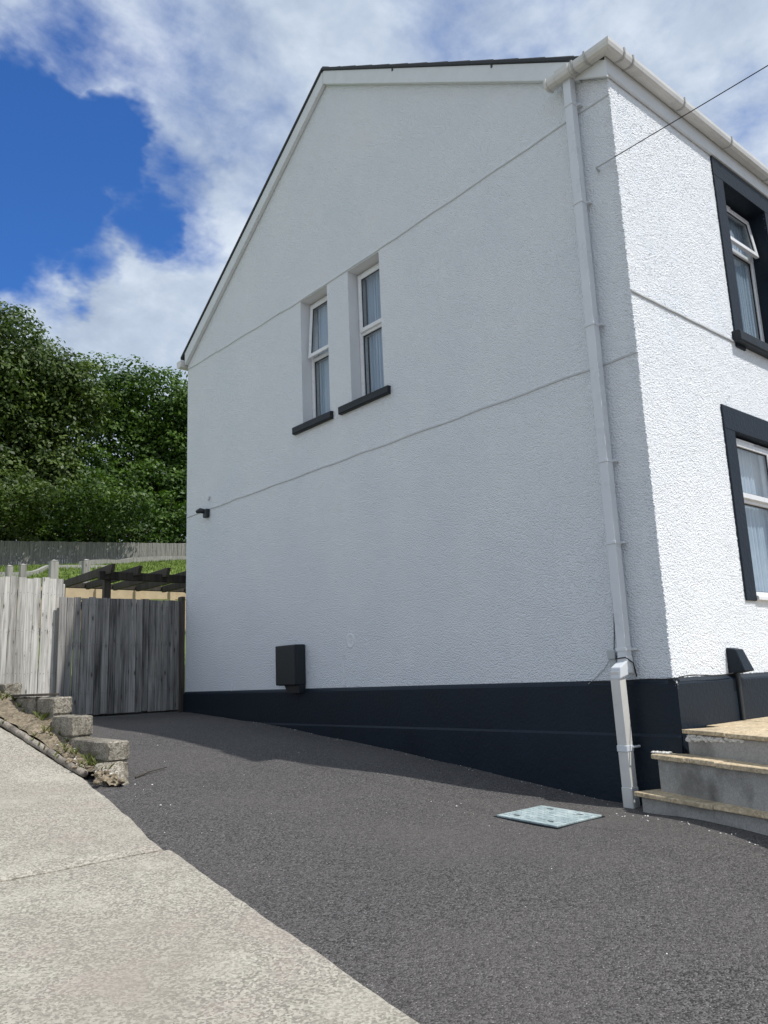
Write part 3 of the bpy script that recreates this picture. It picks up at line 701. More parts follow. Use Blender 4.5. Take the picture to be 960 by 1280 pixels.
# ------------------------------------------------------------------ things fixed to the walls
mt = empty('meter_box', (0, 4.23, .03), 'black box fixed low on the white gable wall above the plinth', 'meter box')
b_ = MB(); b_.box((-.125, 4.065, .045), (-.004, 4.40, .455)); b_.build('cabinet', M['black_plastic'], mt, bevel=.012, seg=2)
b_ = MB(); b_.box((-.150, 4.060, .050), (-.126, 4.405, .452)); b_.build('door', M['black_plastic'], mt, bevel=.010, seg=2)
b_ = MB(); b_.prism([(4.068, .046), (4.33, .046), (4.27, -.03), (4.068, -.03)], lambda y, z: (-.09, y, z), lambda y, z: (-.012, y, z)); b_.build('cable_entry', M['black_plastic'], mt)

cm = empty('security_camera', (0, 6.13, 2.2), 'small black camera or light fitting on the gable wall near the rear corner', 'security camera')
b_ = MB(); b_.box((-.055, 6.075, 2.135), (-.002, 6.165, 2.245)); b_.build('mount', M['black_plastic'], cm, bevel=.014, seg=2)
b_ = MB(); b_.tube([(-.035, 6.14, 2.215), (-.075, 6.19, 2.235), (-.10, 6.225, 2.222)], [.03, .034, .024], 12); b_.build('camera_head', M['black_plastic'], cm, smooth=True)
b_ = MB(); b_.tube([(-.100, 6.225, 2.222), (-.104, 6.232, 2.220)], [.018, .018], 12); b_.build('lens', M['rubber'], cm)
hk = empty('wall_sensor', (0, 6.09, 2.37), 'tiny white sensor on the gable wall just above the black camera', 'sensor')
b_ = MB(); b_.prism([(6.06, 2.405), (6.125, 2.405), (6.115, 2.365), (6.098, 2.345), (6.08, 2.365)], lambda y, z: (-.03, y, z), lambda y, z: (-.002, y, z)); b_.build('sensor_body', M['white_smooth'], hk, bevel=.006)

jb = empty('junction_box', (0, .42, .16), 'small grey cable junction box beside the foot of the downpipe', 'junction box')
b_ = MB(); b_.box((-.062, .372, .085), (-.003, .422, .20)); b_.build('box', M['grey_plastic'], jb, bevel=.006)
b_ = MB(); b_.box((-.074, .366, .150), (-.063, .428, .212)); b_.build('lid', M['grey_plastic'], jb, bevel=.004)
cabm = MB(); cabm.tube([(-.02, .405, .20), (-.008, .398, .32), (-.008, .385, .46), (-.012, .382, .60)], .0035, 6)
tag(cabm.build('cable', M['rubber'], origin=Vector((0, .41, .2)), smooth=True), 'thin dark cable rising from the junction box beside the downpipe', 'cable')
cabm = MB(); cabm.tube([(-.03, .422, .17), (-.008, .50, .09), (-.008, .58, .03), (-.030, .63, -.01)], .0028, 6)
tag(cabm.build('cable', M['grey_plastic'], origin=Vector((0, .46, .1)), smooth=True), 'thin grey cable drooping from the junction box to the plinth', 'cable')
cabm = MB(); pts = [(-.044, .62, .004)] + [(-.045, .62 - .07 * k, .006 - .006 * math.sin(k * .7)) for k in range(1, 9)] + [(-.046, -.045, .010)] + [(.1 * k, -.052, .020 + .006 * math.sin(k)) for k in range(0, 8)]
cabm.tube(pts, .004, 6); tag(cabm.build('cable', M['rubber'], origin=Vector((-.03, 0, 0)), smooth=True), 'thin black cable lying along the plinth top round the house corner', 'cable')
cabm = MB(); cabm.tube([(-.04, .372, .17), (-.113, .335, .152), (-.113, .26, .158), (-.05, .245, .12), (-.03, .243, .03)], .0045, 6)
tag(cabm.build('cable', M['rubber'], origin=Vector((-.1, .33, .15)), smooth=True), 'short dark cable looping round the downpipe from the junction box', 'cable')

ph = empty('phone_line', (0, .14, 3.735), 'single black overhead line running from the gable top corner across the gutter', 'cable')
a0 = Vector((-.05, .14, 3.735)); a1 = Vector((.085, -1.086, 3.852)); dv = a1 - a0
pts = [a0 + dv * t_ + Vector((0, 0, .004 * t_ * (t_ - 1))) for t_ in (0, .25, .5, .75, 1, 2, 4, 8, 14)]
b_ = MB(); b_.tube(pts, .0036, 6); b_.build('wire', M['rubber'], ph, smooth=True)
b_ = MB(); b_.tube([(-.002, .15, 3.732), (-.03, .146, 3.735), (-.055, .138, 3.737)], [.010, .007, .006], 8); b_.build('hook', M['grey_plastic'], ph)
b_ = MB(); b_.tube([pts[0], pts[0] + dv * .12], [.0065, .0055], 8); b_.build('clamp', M['grey_plastic'], ph)

cc = empty('cable_cover', (.77, -.04, 0), 'small grey wedge shaped cable cover on the sunlit front plinth', 'cable cover')
b_ = MB(); b_.hexa([(.735, -.125, .035), (.875, -.125, .035), (.875, -.003, .015), (.735, -.003, .015), (.735, -.075, .185), (.845, -.075, .185), (.845, -.003, .20), (.735, -.003, .20)]); b_.build('hood', M['anthracite'], cc, bevel=.005)
b_ = MB(); b_.box((.752, -.062, -.33), (.792, -.038, .03)); b_.build('conduit', M['black_plastic'], cc, bevel=.006)

# ------------------------------------------------------------------ stone steps
st = empty('stone_steps', (-.3, -.6, -.80), 'three concrete steps with sandstone slabs rising to the front of the house', 'steps')
def nosing(p, q):
    p, q = Vector(p), Vector(q); d = (q - p).normalized(); return p, d, Vector((-d.y, d.x))
def slabs(p, q, z, cuts, depth, thick, halfplanes, v0=0.0, over=0.0):
    o, d, nn = nosing(p, q)
    if nn.x < 0: nn = -nn
    for a, b in zip(cuts[:-1], cuts[1:]):
        poly = [o + d * (a + .004) + nn * (v0 + .003), o + d * (b - .004) + nn * (v0 + .003), o + d * (b - .004) + nn * (v0 + depth - .003), o + d * (a + .004) + nn * (v0 + depth - .003)]
        poly = [(v.x, v.y) for v in poly]
        for h in halfplanes: poly = clip_poly(poly, *h)
        if len(poly) < 3: continue
        dz = random.uniform(-.004, .003); m = MB(); m.prism(poly, lambda x, y: (x, y, z - thick + dz), lambda x, y: (x, y, z + dz)); m.build('tread_slab', M['sandstone'], st, bevel=.005, seg=2, jit=.0015)
def body(p, q, z0, z1, inset, depth, halfplanes, name, t0=0.02, t1=1.9):
    o, d, nn = nosing(p, q)
    if nn.x < 0: nn = -nn
    poly = [o + d * t0 + nn * inset, o + d * t1 + nn * inset, o + d * t1 + nn * depth, o + d * t0 + nn * depth]; poly = [(v.x, v.y) for v in poly]
    for h in halfplanes: poly = clip_poly(poly, *h)
    m = MB(); m.prism(poly, lambda x, y: (x, y, z0), lambda x, y: (x, y, z1)); return m.build(name, M['step_concrete'], st, bevel=.006, jit=.002)
HP = [(1, 0, -.045)]; HF = [(0, 1, -.045)]
N1 = ((-.257, .208), (-.578, -.78)); N2 = ((-.154, .127), (-.557, -.80)); N3 = ((-.078, -.061), (-.396, -.747))
slabs(*N1, -.670, [0, .66, 1.32, 1.9], .30, .026, HP); body(*N1, -1.0, -.697, .035, .30, HP, 'riser', .03)
slabs(*N2, -.445, [0, .33, .60, 1.10, 1.8], .22, .026, HP); body(*N2, -.70, -.472, .030, .24, HP, 'riser', .03)
slabs(*N3, -.300, [0, .40, .80, 1.3, 1.8], .30, .024, HF)
for row in range(1, 7): slabs(*N3, -.300, [-.9, -.45, 0, .45, .9, 1.35, 1.8] if row % 2 else [-.9, -.22, .23, .68, 1.13, 1.8], .45, .024, HF, v0=.30 + .45 * (row - 1))
body(*N3, -.95, -.325, .022, 3.0, HF, 'landing', .025, 1.78)
ml = MB()   # splashed white mortar under the top slab
o_, d_, nn_ = nosing(*N3); nn_ = nn_ if nn_.x > 0 else -nn_
def blob(m, c, s, mat=None):
    vs_ = []; n1, n2 = 6, 4
    for i in range(n2 + 1):
        for k in range(n1):
            th = math.pi * i / n2; ph_ = 2 * math.pi * k / n1; rr = random.uniform(.75, 1.15)
            vs_.append((c[0] + s[0] * rr * math.sin(th) * math.cos(ph_), c[1] + s[1] * rr * math.sin(th) * math.sin(ph_), c[2] + s[2] * rr * math.cos(th)))
    fs_ = [(i * n1 + k, i * n1 + (k + 1) % n1, (i + 1) * n1 + (k + 1) % n1, (i + 1) * n1 + k) for i in range(n2) for k in range(n1)]
    m.add(vs_, fs_)
for k in range(70):
    t_ = .03 + .50 * random.random() ** 1.2; p_ = o_ + d_ * t_ + nn_ * .021
    blob(ml, (p_.x, p_.y, -.332 - random.uniform(0, .035) * (1 - t_)), (.006, random.uniform(.010, .030), random.uniform(.004, .013)))
ml.build('mortar_splash', M['white_mortar'], st, smooth=True)['kind'] = 'stuff'
ml = MB()
for k in range(10): blob(ml, (-.085 - random.uniform(0, .03), .02 + .012 * k, -.442), (.018, .02, .010))
ml.build('mortar_splash', M['white_mortar'], st, smooth=True)['kind'] = 'stuff'

# ------------------------------------------------------------------ inspection cover
mc = empty('manhole_cover', (-.745, .485, DRIVE(.485)), 'pale blue-grey steel inspection cover set in the asphalt driveway', 'manhole cover')
cx0, cx1, cy0, cy1 = -.968, -.532, .258, .712
def MZ(x, y, h): return (x, y, GROUND(-.75, .258) + (GROUND(-.75, .712) - GROUND(-.75, .258)) * (y - .258) / .454 + .007 + h)
b_ = MB(); b_.box((cx0, cy0, -.03), (cx1, cy1, .004), MZ); b_.build('cover_plate', M['cover_steel'], mc, bevel=.002)
b_ = MB(); frame_ring(b_, MZ, cx0 - .014, cx1 + .014, cy0 - .014, cy1 + .014, -.04, -.0045, .012); b_.build('cover_frame', M['black_plastic'], mc)
for xx, yy in ((cx0 + .07, cy1 - .10), (cx1 - .07, cy1 - .12), (cx0 + .07, cy0 + .10), (cx1 - .08, cy0 + .10)):
    b_ = MB(); b_.box((xx - .008, yy - .022, .003), (xx + .008, yy + .022, .0052), MZ); b_.build('key_hole', M['rubber'], mc)
rb = MB()
for i in range(7):
    for j in range(10):
        x_ = cx0 + .045 + .057 * i; y_ = cy0 + .028 + .044 * j; s2 = 1 if (i + j) % 2 else -1
        rb.box((x_ - .004, y_ - .016, .0035), (x_ + .004, y_ + .016, .0062), MZ) if s2 > 0 else rb.box((x_ - .016, y_ - .004, .0035), (x_ + .016, y_ + .004, .0062), MZ)
rb.build('tread_pattern', M['cover_steel'], mc)['kind'] = 'stuff'

# ------------------------------------------------------------------ gate and fences
def board_mesh(w, h, t=.02, wav=.004):
    m = MB(); n_ = 6; cs = .004
    for i in range(n_ + 1):
        z = h * i / n_; e = random.uniform(-wav, wav) * .4; b0 = random.uniform(-.003, .003)
        m.v += [(-w / 2 + e, b0, z), (w / 2 + e, b0 + random.uniform(-.002, .002), z), (w / 2 + e, t + b0, z), (-w / 2 + e, t + b0, z)]
    for i in range(n_):
        for k in range(4): m.f.append((4 * i + k, 4 * i + (k + 1) % 4, 4 * i + 4 + (k + 1) % 4, 4 * i + 4 + k))
    m.f += [(3, 2, 1, 0), tuple(4 * n_ + k for k in range(4))]
    return m.mesh('board')
gate = empty('wooden_gate', (-.78, 6.75, -.23), 'closed grey wooden gate of vertical boards between the taller fence and the house', 'gate')
gb = [board_mesh(.0785, 1.36) for _ in range(4)]
for me in gb: me.materials.append(M['shaded_gate_board'])
x = -1.570; k = 0
while x < -.115:
    o = link('board', gb[k % 4], None, gate, (x + .042 - gate.location.x, random.uniform(-.008, .008), .055 + random.uniform(-.008, .010) + DRIVE(6.75) + .0 - gate.location.z - .02 - .0 * x))
    o.scale = (random.uniform(.96, 1.03), 1, 1); o.rotation_euler = (0, random.uniform(-.004, .004), 0); x += .0848; k += 1
for z in (.0, .55, 1.02):
    b_ = MB(); b_.box((-1.55, 6.775, z), (-.08, 6.815, z + .09)); b_.build('rail', M['shaded_gate_board'], gate, bevel=.004)
def nail_heads(parent, xs_n, y, zs_n, dz):
    nm = MB()
    for xn in xs_n:
        for zn in zs_n:
            for ox in (-.022, .022):
                a_, c_ = xn + ox + random.uniform(-.005, .005), zn + dz(xn) + random.uniform(-.012, .012); q_ = .0045
                nm.add([(a_ - q_, y, c_), (a_, y, c_ - q_), (a_ + q_, y, c_), (a_, y, c_ + q_), (a_, y - .003, c_)], [(0, 1, 4), (1, 2, 4), (2, 3, 4), (3, 0, 4)])
    nm.build('nail_heads', M['rubber'], parent)['kind'] = 'stuff'
nail_heads(gate, [-1.528 + .0848 * i for i in range(17)], 6.7385, (.045, .595, 1.065), lambda x_: 0)
gp = MB(); gp.box((-.062, 6.70, -.35), (-.008, 6.80, 1.205)); tag(gp.build('gate_post', M['dark_timber'], origin=Vector((-.035, 6.75, -.25)), bevel=.005), 'dark slim gate post against the rear corner of the white house', 'post')
fence = empty('wooden_fence', (-2.1, 6.86, -.1), 'sun bleached board fence left of the gate, taller than the gate', 'fence')
fb = [board_mesh(.084, 1.75) for _ in range(4)]
for me in fb: me.materials.append(M['weathered_board'])
x = -1.535; k = 0
while x > -4.4:
    o = link('board', fb[k % 4], None, fence, (x - fence.location.x, random.uniform(-.012, .004), -.37 + random.uniform(-.012, .012) - fence.location.z + (0 if x > -2.6 else .12 * (-2.6 - x))))
    o.scale = (random.uniform(.95, 1.04), 1, 1); o.rotation_euler = (0, random.uniform(-.006, .006), 0); x -= .0865; k += 1
for z in (.25, .72, 1.15):
    b_ = MB(); b_.box((-4.4, 6.885, z), (-1.50, 6.925, z + .09)); b_.build('rail', M['weathered_board'], fence, bevel=.004)
nail_heads(fence, [-1.535 - .0865 * i for i in range(12)], 6.843, (.295, .765, 1.195), lambda x_: 0)
for x in (-1.50, -3.2): 
    b_ = MB(); b_.box((x - .045, 6.93, -.3), (x + .045, 7.02, 1.33)); b_.build('post', M['weathered_board'], fence, bevel=.005)

# ------------------------------------------------------------------ hillside behind
SN, CS = math.sin(R_(21)), math.cos(R_(21))
HP_ = interp([8, 10, 12, 14, 16, 20, 25, 30, 36, 42, 48, 50, 60, 90, 150, 300], [-.6, -.28, .15, .55, .95, 1.85, 3.0, 4.0, 5.05, 6.0, 6.95, 7.2, 7.9, 8.6, 9, 9])
def HILL(x, y):
    s = (x + 4.85) * SN + (y + 2.82) * CS; t = (x + 4.85) * CS - (y + 2.82) * SN
    return HP_(s) + .045 * max(-6, min(8, t)) * max(0, min(1, (s - 28) / 16)) + .04 * math.sin(x * .9 + y * .5)
xs = np.concatenate([np.linspace(-160, -30, 14), np.linspace(-26, 40, 67), np.linspace(46, 170, 14)]); ys = np.concatenate([np.linspace(6.98, 12, 12), np.linspace(12.8, 60, 60), np.linspace(66, 260, 20)])
tag(grid_mesh(xs, ys, HILL).build('hill', M['grass'], smooth=True, fix=False), kind='structure')
tuft = MB()
for k in range(26000):
    s = random.uniform(24, 49) ; t = random.uniform(-8, 9); x = -4.85 + s * SN + t * CS; y = -2.82 + s * CS - t * SN
    z = HILL(x, y); h = random.uniform(.05, .16); a = random.uniform(0, 6.28); w = .03; dx, dy = w * math.cos(a), w * math.sin(a); lx, ly = random.gauss(0, .05), random.gauss(0, .05)
    tuft.add([(x - dx, y - dy, z - .01), (x + dx, y + dy, z - .01), (x + lx, y + ly, z + h)], [(0, 1, 2)])
tag(tuft.build('grass_tufts', M['grass'], fix=False), 'bright green grass on the bank behind the fence', 'grass', kind='stuff')

# pergola frame just behind the gate
pe = empty('pergola', (-.1, 7.6, 0), 'dark stained timber pergola frame showing above the closed gate', 'pergola')
b_ = MB(); b_.box((-.80, 7.56, 1.495), (2.6, 7.61, 1.605)); b_.build('beam', M['dark_timber'], pe, bevel=.006)
b_ = MB(); b_.box((-.80, 9.26, 1.575), (2.6, 9.31, 1.655)); b_.build('beam', M['dark_timber'], pe, bevel=.006)
for x in (-.66, 2.4):
    for y in (7.655, 9.355): b_ = MB(); b_.box((x - .045, y - .04, HILL(x, y) - .2), (x + .045, y + .04, 1.6 if y > 8 else 1.60)); b_.build('post', M['dark_timber'], pe, bevel=.005)
for i, x in enumerate((-.70, -.32, .10, .47, .9, 1.3, 1.7, 2.1, 2.5)):
    y0 = 7.33 + .03 * i; b_ = MB(); b_.prism([(y0, 1.66), (y0 + .06, 1.555), (9.25, 1.555), (9.25, 1.655), (y0, 1.675)], lambda y, z: (x - .024, y, z), lambda y, z: (x + .024, y, z)); b_.build('rafter', M['dark_timber'], pe, bevel=.004)

# raised bed of pale new sleepers
rbd = empty('raised_bed', (1.4, 12.1, 1.3), 'pale new timber raised bed behind the pergola', 'raised bed')
p0, p1 = Vector((-.6, 12.54, 0)), Vector((4.0, 11.48, 0)); dd = (p1 - p0).normalized(); nn = Vector((-dd.y, dd.x, 0))
def strip(m, a, b, z0, z1, th=.05, o_=0.0):
    pa = p0 + dd * a + nn * o_; pb = p0 + dd * b + nn * o_; q = nn * th
    m.hexa([(*pa.xy, z0), (*pb.xy, z0), (*(pb + q).xy, z0), (*(pa + q).xy, z0), (*pa.xy, z1), (*pb.xy, z1), (*(pb + q).xy, z1), (*(pa + q).xy, z1)])
for a, b in ((0, .86), (.88, 1.62), (1.64, 2.34), (2.36, 3.0), (3.02, 4.6)):
    for z in (1.15, 1.34, 1.53, 1.74):
        m = MB(); strip(m, a, b, z, z + (.18 if z < 1.7 else .21)); m.build('sleeper', M['new_timber'], rbd, bevel=.006)
for a in (.87, 1.63, 2.35, 3.01):
    m = MB(); strip(m, a - .05, a + .05, .6, 1.975, .06, -.065); m.build('post', M['new_timber'], rbd, bevel=.005)
# garden posts on the bank, each its own thing
def gpost(x, y, zt, w, label, rail_to=None):
    e = empty('garden_post', (x, y, HILL(x, y) - .2), label, 'post', 'posts on the garden bank')
    m = MB(); m.box((x - w / 2, y - w / 2, HILL(x, y) - .2), (x + w / 2, y + w / 2, zt)); m.build('shaft', M['far_board'], e, bevel=.006)
    m = MB(); m.add([(x - w / 2 - .004, y - w / 2 - .004, zt - .002), (x + w / 2 + .004, y - w / 2 - .004, zt - .002), (x + w / 2 + .004, y + w / 2 + .004, zt - .002), (x - w / 2 - .004, y + w / 2 + .004, zt - .002), (x, y, zt + .03)], [(0, 1, 4), (1, 2, 4), (2, 3, 4), (3, 0, 4), (3, 2, 1, 0)]); m.build('cap', M['far_board'], e)
gpost(-.42, 10.46, 2.14, .125, 'tallest weathered post rising behind the bleached fence near the pergola')
gpost(-.14, 12.99, 2.42, .11, 'shorter post behind the left fence, second from the picture edge')
gpost(-.50, 12.56, 2.32, .11, 'shortest post behind the fence, closest to the left picture edge')
gpost(1.09, 13.11, 2.60, .13, 'weathered post standing directly behind the pergola rafters')
# edging of pale timber up the bank
def edge_line(pts, w, h, label):
    ed = MB()
    for (ax, ay), (bx_, by) in zip(pts[:-1], pts[1:]):
        n_ = 8; d = Vector((bx_ - ax, by - ay, 0)).normalized(); nv = Vector((-d.y, d.x, 0)) * w
        for i in range(n_):
            a = Vector((ax, ay, 0)).lerp(Vector((bx_, by, 0)), i / n_); b = Vector((ax, ay, 0)).lerp(Vector((bx_, by, 0)), (i + 1) / n_); za, zb = HILL(a.x, a.y), HILL(b.x, b.y)
            ed.hexa([(*a.xy, za - .2), (*b.xy, zb - .2), (*(b + nv).xy, zb - .2), (*(a + nv).xy, za - .2), (*a.xy, za + h), (*b.xy, zb + h), (*(b + nv).xy, zb + h), (*(a + nv).xy, za + h)])
    tag(ed.build('garden_edging', M['far_board'], origin=Vector((*pts[0], 3))), label, 'edging')
edge_line([(2.2, 24.6), (3.3, 24.2), (5.86, 29.8), (8.6, 30.6)], .12, .17, 'pale thin edging strip zigzagging up the grass bank behind the posts')
edge_line([(8.6, 33.6), (13.4, 39.2), (17.2, 39.0), (22, 37.6)], .2, .30, 'pale low edging wall along the foot of the far fence')
# far board fence along the top of the bank
ff = empty('garden_fence', (12.8, 42.9, 7.2), 'long grey board fence at the foot of the trees', 'fence')
A = Vector((7.83, 43.99, 6.95)); B = Vector((17.77, 41.77, 7.55)); AT, BT = 8.25, 8.52
Lf = (B - A).xy.length; dirf = Vector(((B - A).x, (B - A).y, 0)).normalized(); nf = Vector((-dirf.y, dirf.x, 0))
far = MB(); t_ = -10.0; cnt = 0
while t_ < Lf + 14:
    q = t_ / Lf; zt = AT + (BT - AT) * q; zb = A.z + (B.z - A.z) * q - .5; dz = random.uniform(-.012, .02); off = nf * (.018 if cnt % 2 else 0) + nf * random.uniform(-.006, .006)
    p = A + dirf * t_ + off; p2 = p + dirf * .118; q3 = nf * .02
    far.hexa([(*p.xy, zb), (*p2.xy, zb), (*(p2 + q3).xy, zb), (*(p + q3).xy, zb), (*p.xy, zt + dz), (*p2.xy, zt + dz), (*(p2 + q3).xy, zt + dz), (*(p + q3).xy, zt + dz)]); t_ += .125; cnt += 1
fo = far.build('fence_boards', M['far_board'], ff); fo['kind'] = 'stuff'
for k in range(-3, 9):
    p = A + dirf * (k * 2.4) + nf * .06; q = k * 2.4 / Lf; m = MB(); m.box((p.x - .06, p.y, A.z + (B.z - A.z) * q - .6), (p.x + .06, p.y + .12, AT + (BT - AT) * q + .03)); m.build('post', M['far_board'], ff)
for dz in (.2, .9):
    m = MB(); a = A + dirf * -10 + nf * .045; b = A + dirf * (Lf + 14) + nf * .045; k0 = A.z + (B.z - A.z) * (-10 / Lf) + dz; k1 = A.z + (B.z - A.z) * ((Lf + 14) / Lf) + dz; q3 = nf * .04
    m.hexa([(*a.xy, k0), (*b.xy, k1), (*(b + q3).xy, k1), (*(a + q3).xy, k0), (*a.xy, k0 + .09), (*b.xy, k1 + .09), (*(b + q3).xy, k1 + .09), (*(a + q3).xy, k0 + .09)]); m.build('rail', M['far_board'], ff)

# ------------------------------------------------------------------ trees
def leaves(name, mat, parent, lobes, nsub, nleaf, size, sub_r=(.24, .42), flat=.75):
    C_ = []; Nn = []; Tt = []; o = np.array(wloc(parent))
    for (x, y, z, rad) in lobes:
        m_ = int(nsub * (rad / 3.0) ** 1.6) + 8
        for _ in range(m_):
            d = rng.normal(size=3); d /= np.linalg.norm(d); d[2] = d[2] * .9 + .08
            rr = rad * rng.uniform(.45, 1.04); c = np.array([x, y, z]) + d * rr
            sr = rad * rng.uniform(*sub_r) * (3.0 / max(rad, 1.8)) ** .35; tint = np.clip(rng.normal(.45, .22), 0, 1)
            nl = int(nleaf * (sr / .9) ** 1.5) + 6
            v = rng.normal(size=(nl, 3)); v /= np.linalg.norm(v, axis=1)[:, None]
            v[:, 2] = np.abs(v[:, 2]) * np.where(rng.random(nl) < .72, 1, -1) ; rad_l = sr * rng.uniform(.55, 1.05, nl)[:, None]
            C_.append(c + v * rad_l * np.array([1, 1, flat])); nr = v + d * .35 + rng.normal(size=(nl, 3)) * .55 + np.array([0, 0, .45]); Nn.append(nr / np.linalg.norm(nr, axis=1)[:, None])
            Tt.append(np.clip(tint + rng.normal(0, .16, nl), 0, 1))
    C_ = np.concatenate(C_) - o; Nn = np.concatenate(Nn); Tt = np.concatenate(Tt); n_ = len(C_)
    a = np.cross(Nn, rng.normal(size=(n_, 3))); a /= np.linalg.norm(a, axis=1)[:, None]; b = np.cross(Nn, a)
    s = (size * rng.uniform(.65, 1.3, n_))[:, None]
    V = np.empty((n_, 4, 3)); V[:, 0] = C_ - a * s; V[:, 1] = C_ + b * s * .55 + Nn * s * .12; V[:, 2] = C_ + a * s; V[:, 3] = C_ - b * s * .55 + Nn * s * .12
    me = bpy.data.meshes.new(name); me.vertices.add(4 * n_); me.vertices.foreach_set('co', V.reshape(-1)); me.loops.add(4 * n_); me.loops.foreach_set('vertex_index', np.arange(4 * n_, dtype=np.int32))
    me.polygons.add(n_); me.polygons.foreach_set('loop_start', np.arange(0, 4 * n_, 4, dtype=np.int32)); me.update(calc_edges=True)
    at = me.attributes.new('tint', 'FLOAT', 'POINT'); at.data.foreach_set('value', np.repeat(Tt, 4).astype(np.float32))
    return link(name, me, mat, parent)
def tree(name, base, lobes, label, mat, nsub, nleaf, size, trunk_r, cat='tree'):
    e = empty(name, base, label, cat, 'trees behind the far fence' if cat == 'tree' else 'bushes along the far fence')
    tk = MB(); top = Vector((sum(l[0] for l in lobes) / len(lobes), sum(l[1] for l in lobes) / len(lobes), sum(l[2] for l in lobes) / len(lobes)))
    b = Vector(base); mid = b.lerp(top, .5) + Vector((.3, .2, 0))
    tk.tube([b - Vector((0, 0, .4)), b + Vector((0, 0, .8)), mid, top], [trunk_r * 1.3, trunk_r, trunk_r * .7, trunk_r * .35], 10)
    for l in lobes:
        c = Vector(l[:3]); k = random.uniform(.25, .75); s_ = b.lerp(mid, .5).lerp(top, k)
        tk.tube([s_, s_.lerp(c, .5) + Vector((0, 0, .4)), c, c + Vector((random.uniform(-1, 1), random.uniform(-1, 1), l[3] * .6))], [trunk_r * .4, trunk_r * .28, trunk_r * .16, .02], 6)
    tk.build('trunk', M['trunk_bark'], e, smooth=True); leaves('crown', M[mat], e, lobes, nsub, nleaf, size); return e
T1 = [(x_, y_, z_ - (1.2 if z_ > 17 else .3), r_) for x_, y_, z_, r_ in [(3.3, 50.6, 18.9, 5.7), (6.1, 50.1, 19.9, 5.1), (8.7, 49.4, 20.6, 4.4), (11.1, 48.8, 20.7, 3.2), (13.1, 48.1, 19.7, 2.4), (6.4, 50.0, 14.8, 4.5), (9.2, 49.3, 15.6, 3.3), (10.9, 48.8, 11.9, 3.3), (5.6, 49.6, 11.2, 3.4), (7.9, 49.7, 10.9, 4.0), (13.5, 48.0, 10.4, 2.2), (12.6, 48.4, 18.0, 1.7), (12.3, 48.3, 15.4, 1.9), (11.2, 48.8, 13.9, 1.6), (10.4, 49.0, 17.6, 2.0), (9.4, 48.4, 12.2, 2.6), (6.6, 48.9, 12.4, 2.8), (11.9, 47.6, 12.6, 2.2)]]
T2 = [(x_, y_, z_ - (.5 if z_ > 17 else 0), r_) for x_, y_, z_, r_ in [(16.6, 51.1, 20.5, 3.0), (19.0, 50.1, 20.0, 3.3), (21.2, 49.0, 18.7, 3.2), (24.0, 47.5, 19.4, 4.3), (17.3, 50.8, 16.7, 2.6), (19.8, 49.7, 15.6, 3.0), (22.0, 48.6, 14.5, 3.0), (16.6, 51.1, 13.2, 2.4), (19.1, 50.0, 12.1, 3.0), (24.8, 47.0, 14.5, 4.3), (16.0, 48.4, 12.4, 2.6), (18.6, 47.4, 12.6, 2.4), (14.2, 48.4, 13.6, 2.2), (20.8, 46.6, 12.6, 2.3)]]
tree('broadleaf_tree', (8.5, 50.0, 7.3), T1, 'tall olive green broadleaf tree at the left picture edge, highest crown', 'leaf_olive', 62, 62, .15, .42)
tree('broadleaf_tree', (19.5, 50.5, 7.6), T2, 'brighter green broadleaf tree between the tall olive tree and the house', 'leaf_green', 66, 62, .15, .36)
Hd = [(6.3, 48.0, 10.4, 2.1), (8.3, 47.5, 9.5, 1.6), (10.2, 47.0, 10.1, 1.6), (11.8, 46.4, 9.5, 1.4), (13.8, 45.7, 10.5, 1.9), (15.7, 44.9, 9.9, 1.4), (17.5, 44.1, 10.4, 1.6), (19.3, 43.2, 10.3, 1.7)]
tree('bush', (8.6, 47.4, 7.1), Hd[:3] + [(5.7, 43.2, 10.5, 1.8), (7.8, 42.7, 10.4, 1.7), (9.9, 42.3, 10.4, 1.7), (6.8, 43.6, 9.6, 1.2), (8.9, 43.1, 9.6, 1.2), (7.0, 48.5, 8.6, 1.6), (9.2, 48.0, 8.6, 1.6), (5.0, 46.8, 8.9, 1.6), (7.3, 46.2, 8.9, 1.5), (9.5, 45.6, 8.9, 1.5)], 'dark bushes under the tall olive tree, leaning over the far fence', 'leaf_olive', 60, 60, .12, .12, 'bush')
tree('bush', (14.8, 45.1, 7.4), Hd[3:6] + [(11.8, 41.8, 10.4, 1.7), (13.7, 41.5, 10.5, 1.6), (11.0, 42.7, 9.6, 1.2), (12.9, 42.2, 9.6, 1.2), (11.4, 47.4, 8.6, 1.6), (13.6, 46.9, 8.7, 1.6), (15.4, 46.3, 8.8, 1.5), (11.8, 45.0, 8.9, 1.5), (13.9, 44.6, 9.0, 1.5), (15.8, 44.0, 9.0, 1.4)], 'leafy bushes leaning over the middle of the far fence', 'leaf_bush', 60, 60, .12, .12, 'bush')
tree('bush', (18.6, 43.8, 7.6), Hd[6:] + [(18.4, 42.9, 10.4, 1.0), (17.2, 45.6, 9.0, 1.6), (19.2, 44.9, 9.1, 1.6), (17.6, 43.7, 9.1, 1.3), (19.6, 43.2, 9.1, 1.3)], 'bright bush over the far fence right beside the house edge', 'leaf_green', 60, 60, .12, .12, 'bush')

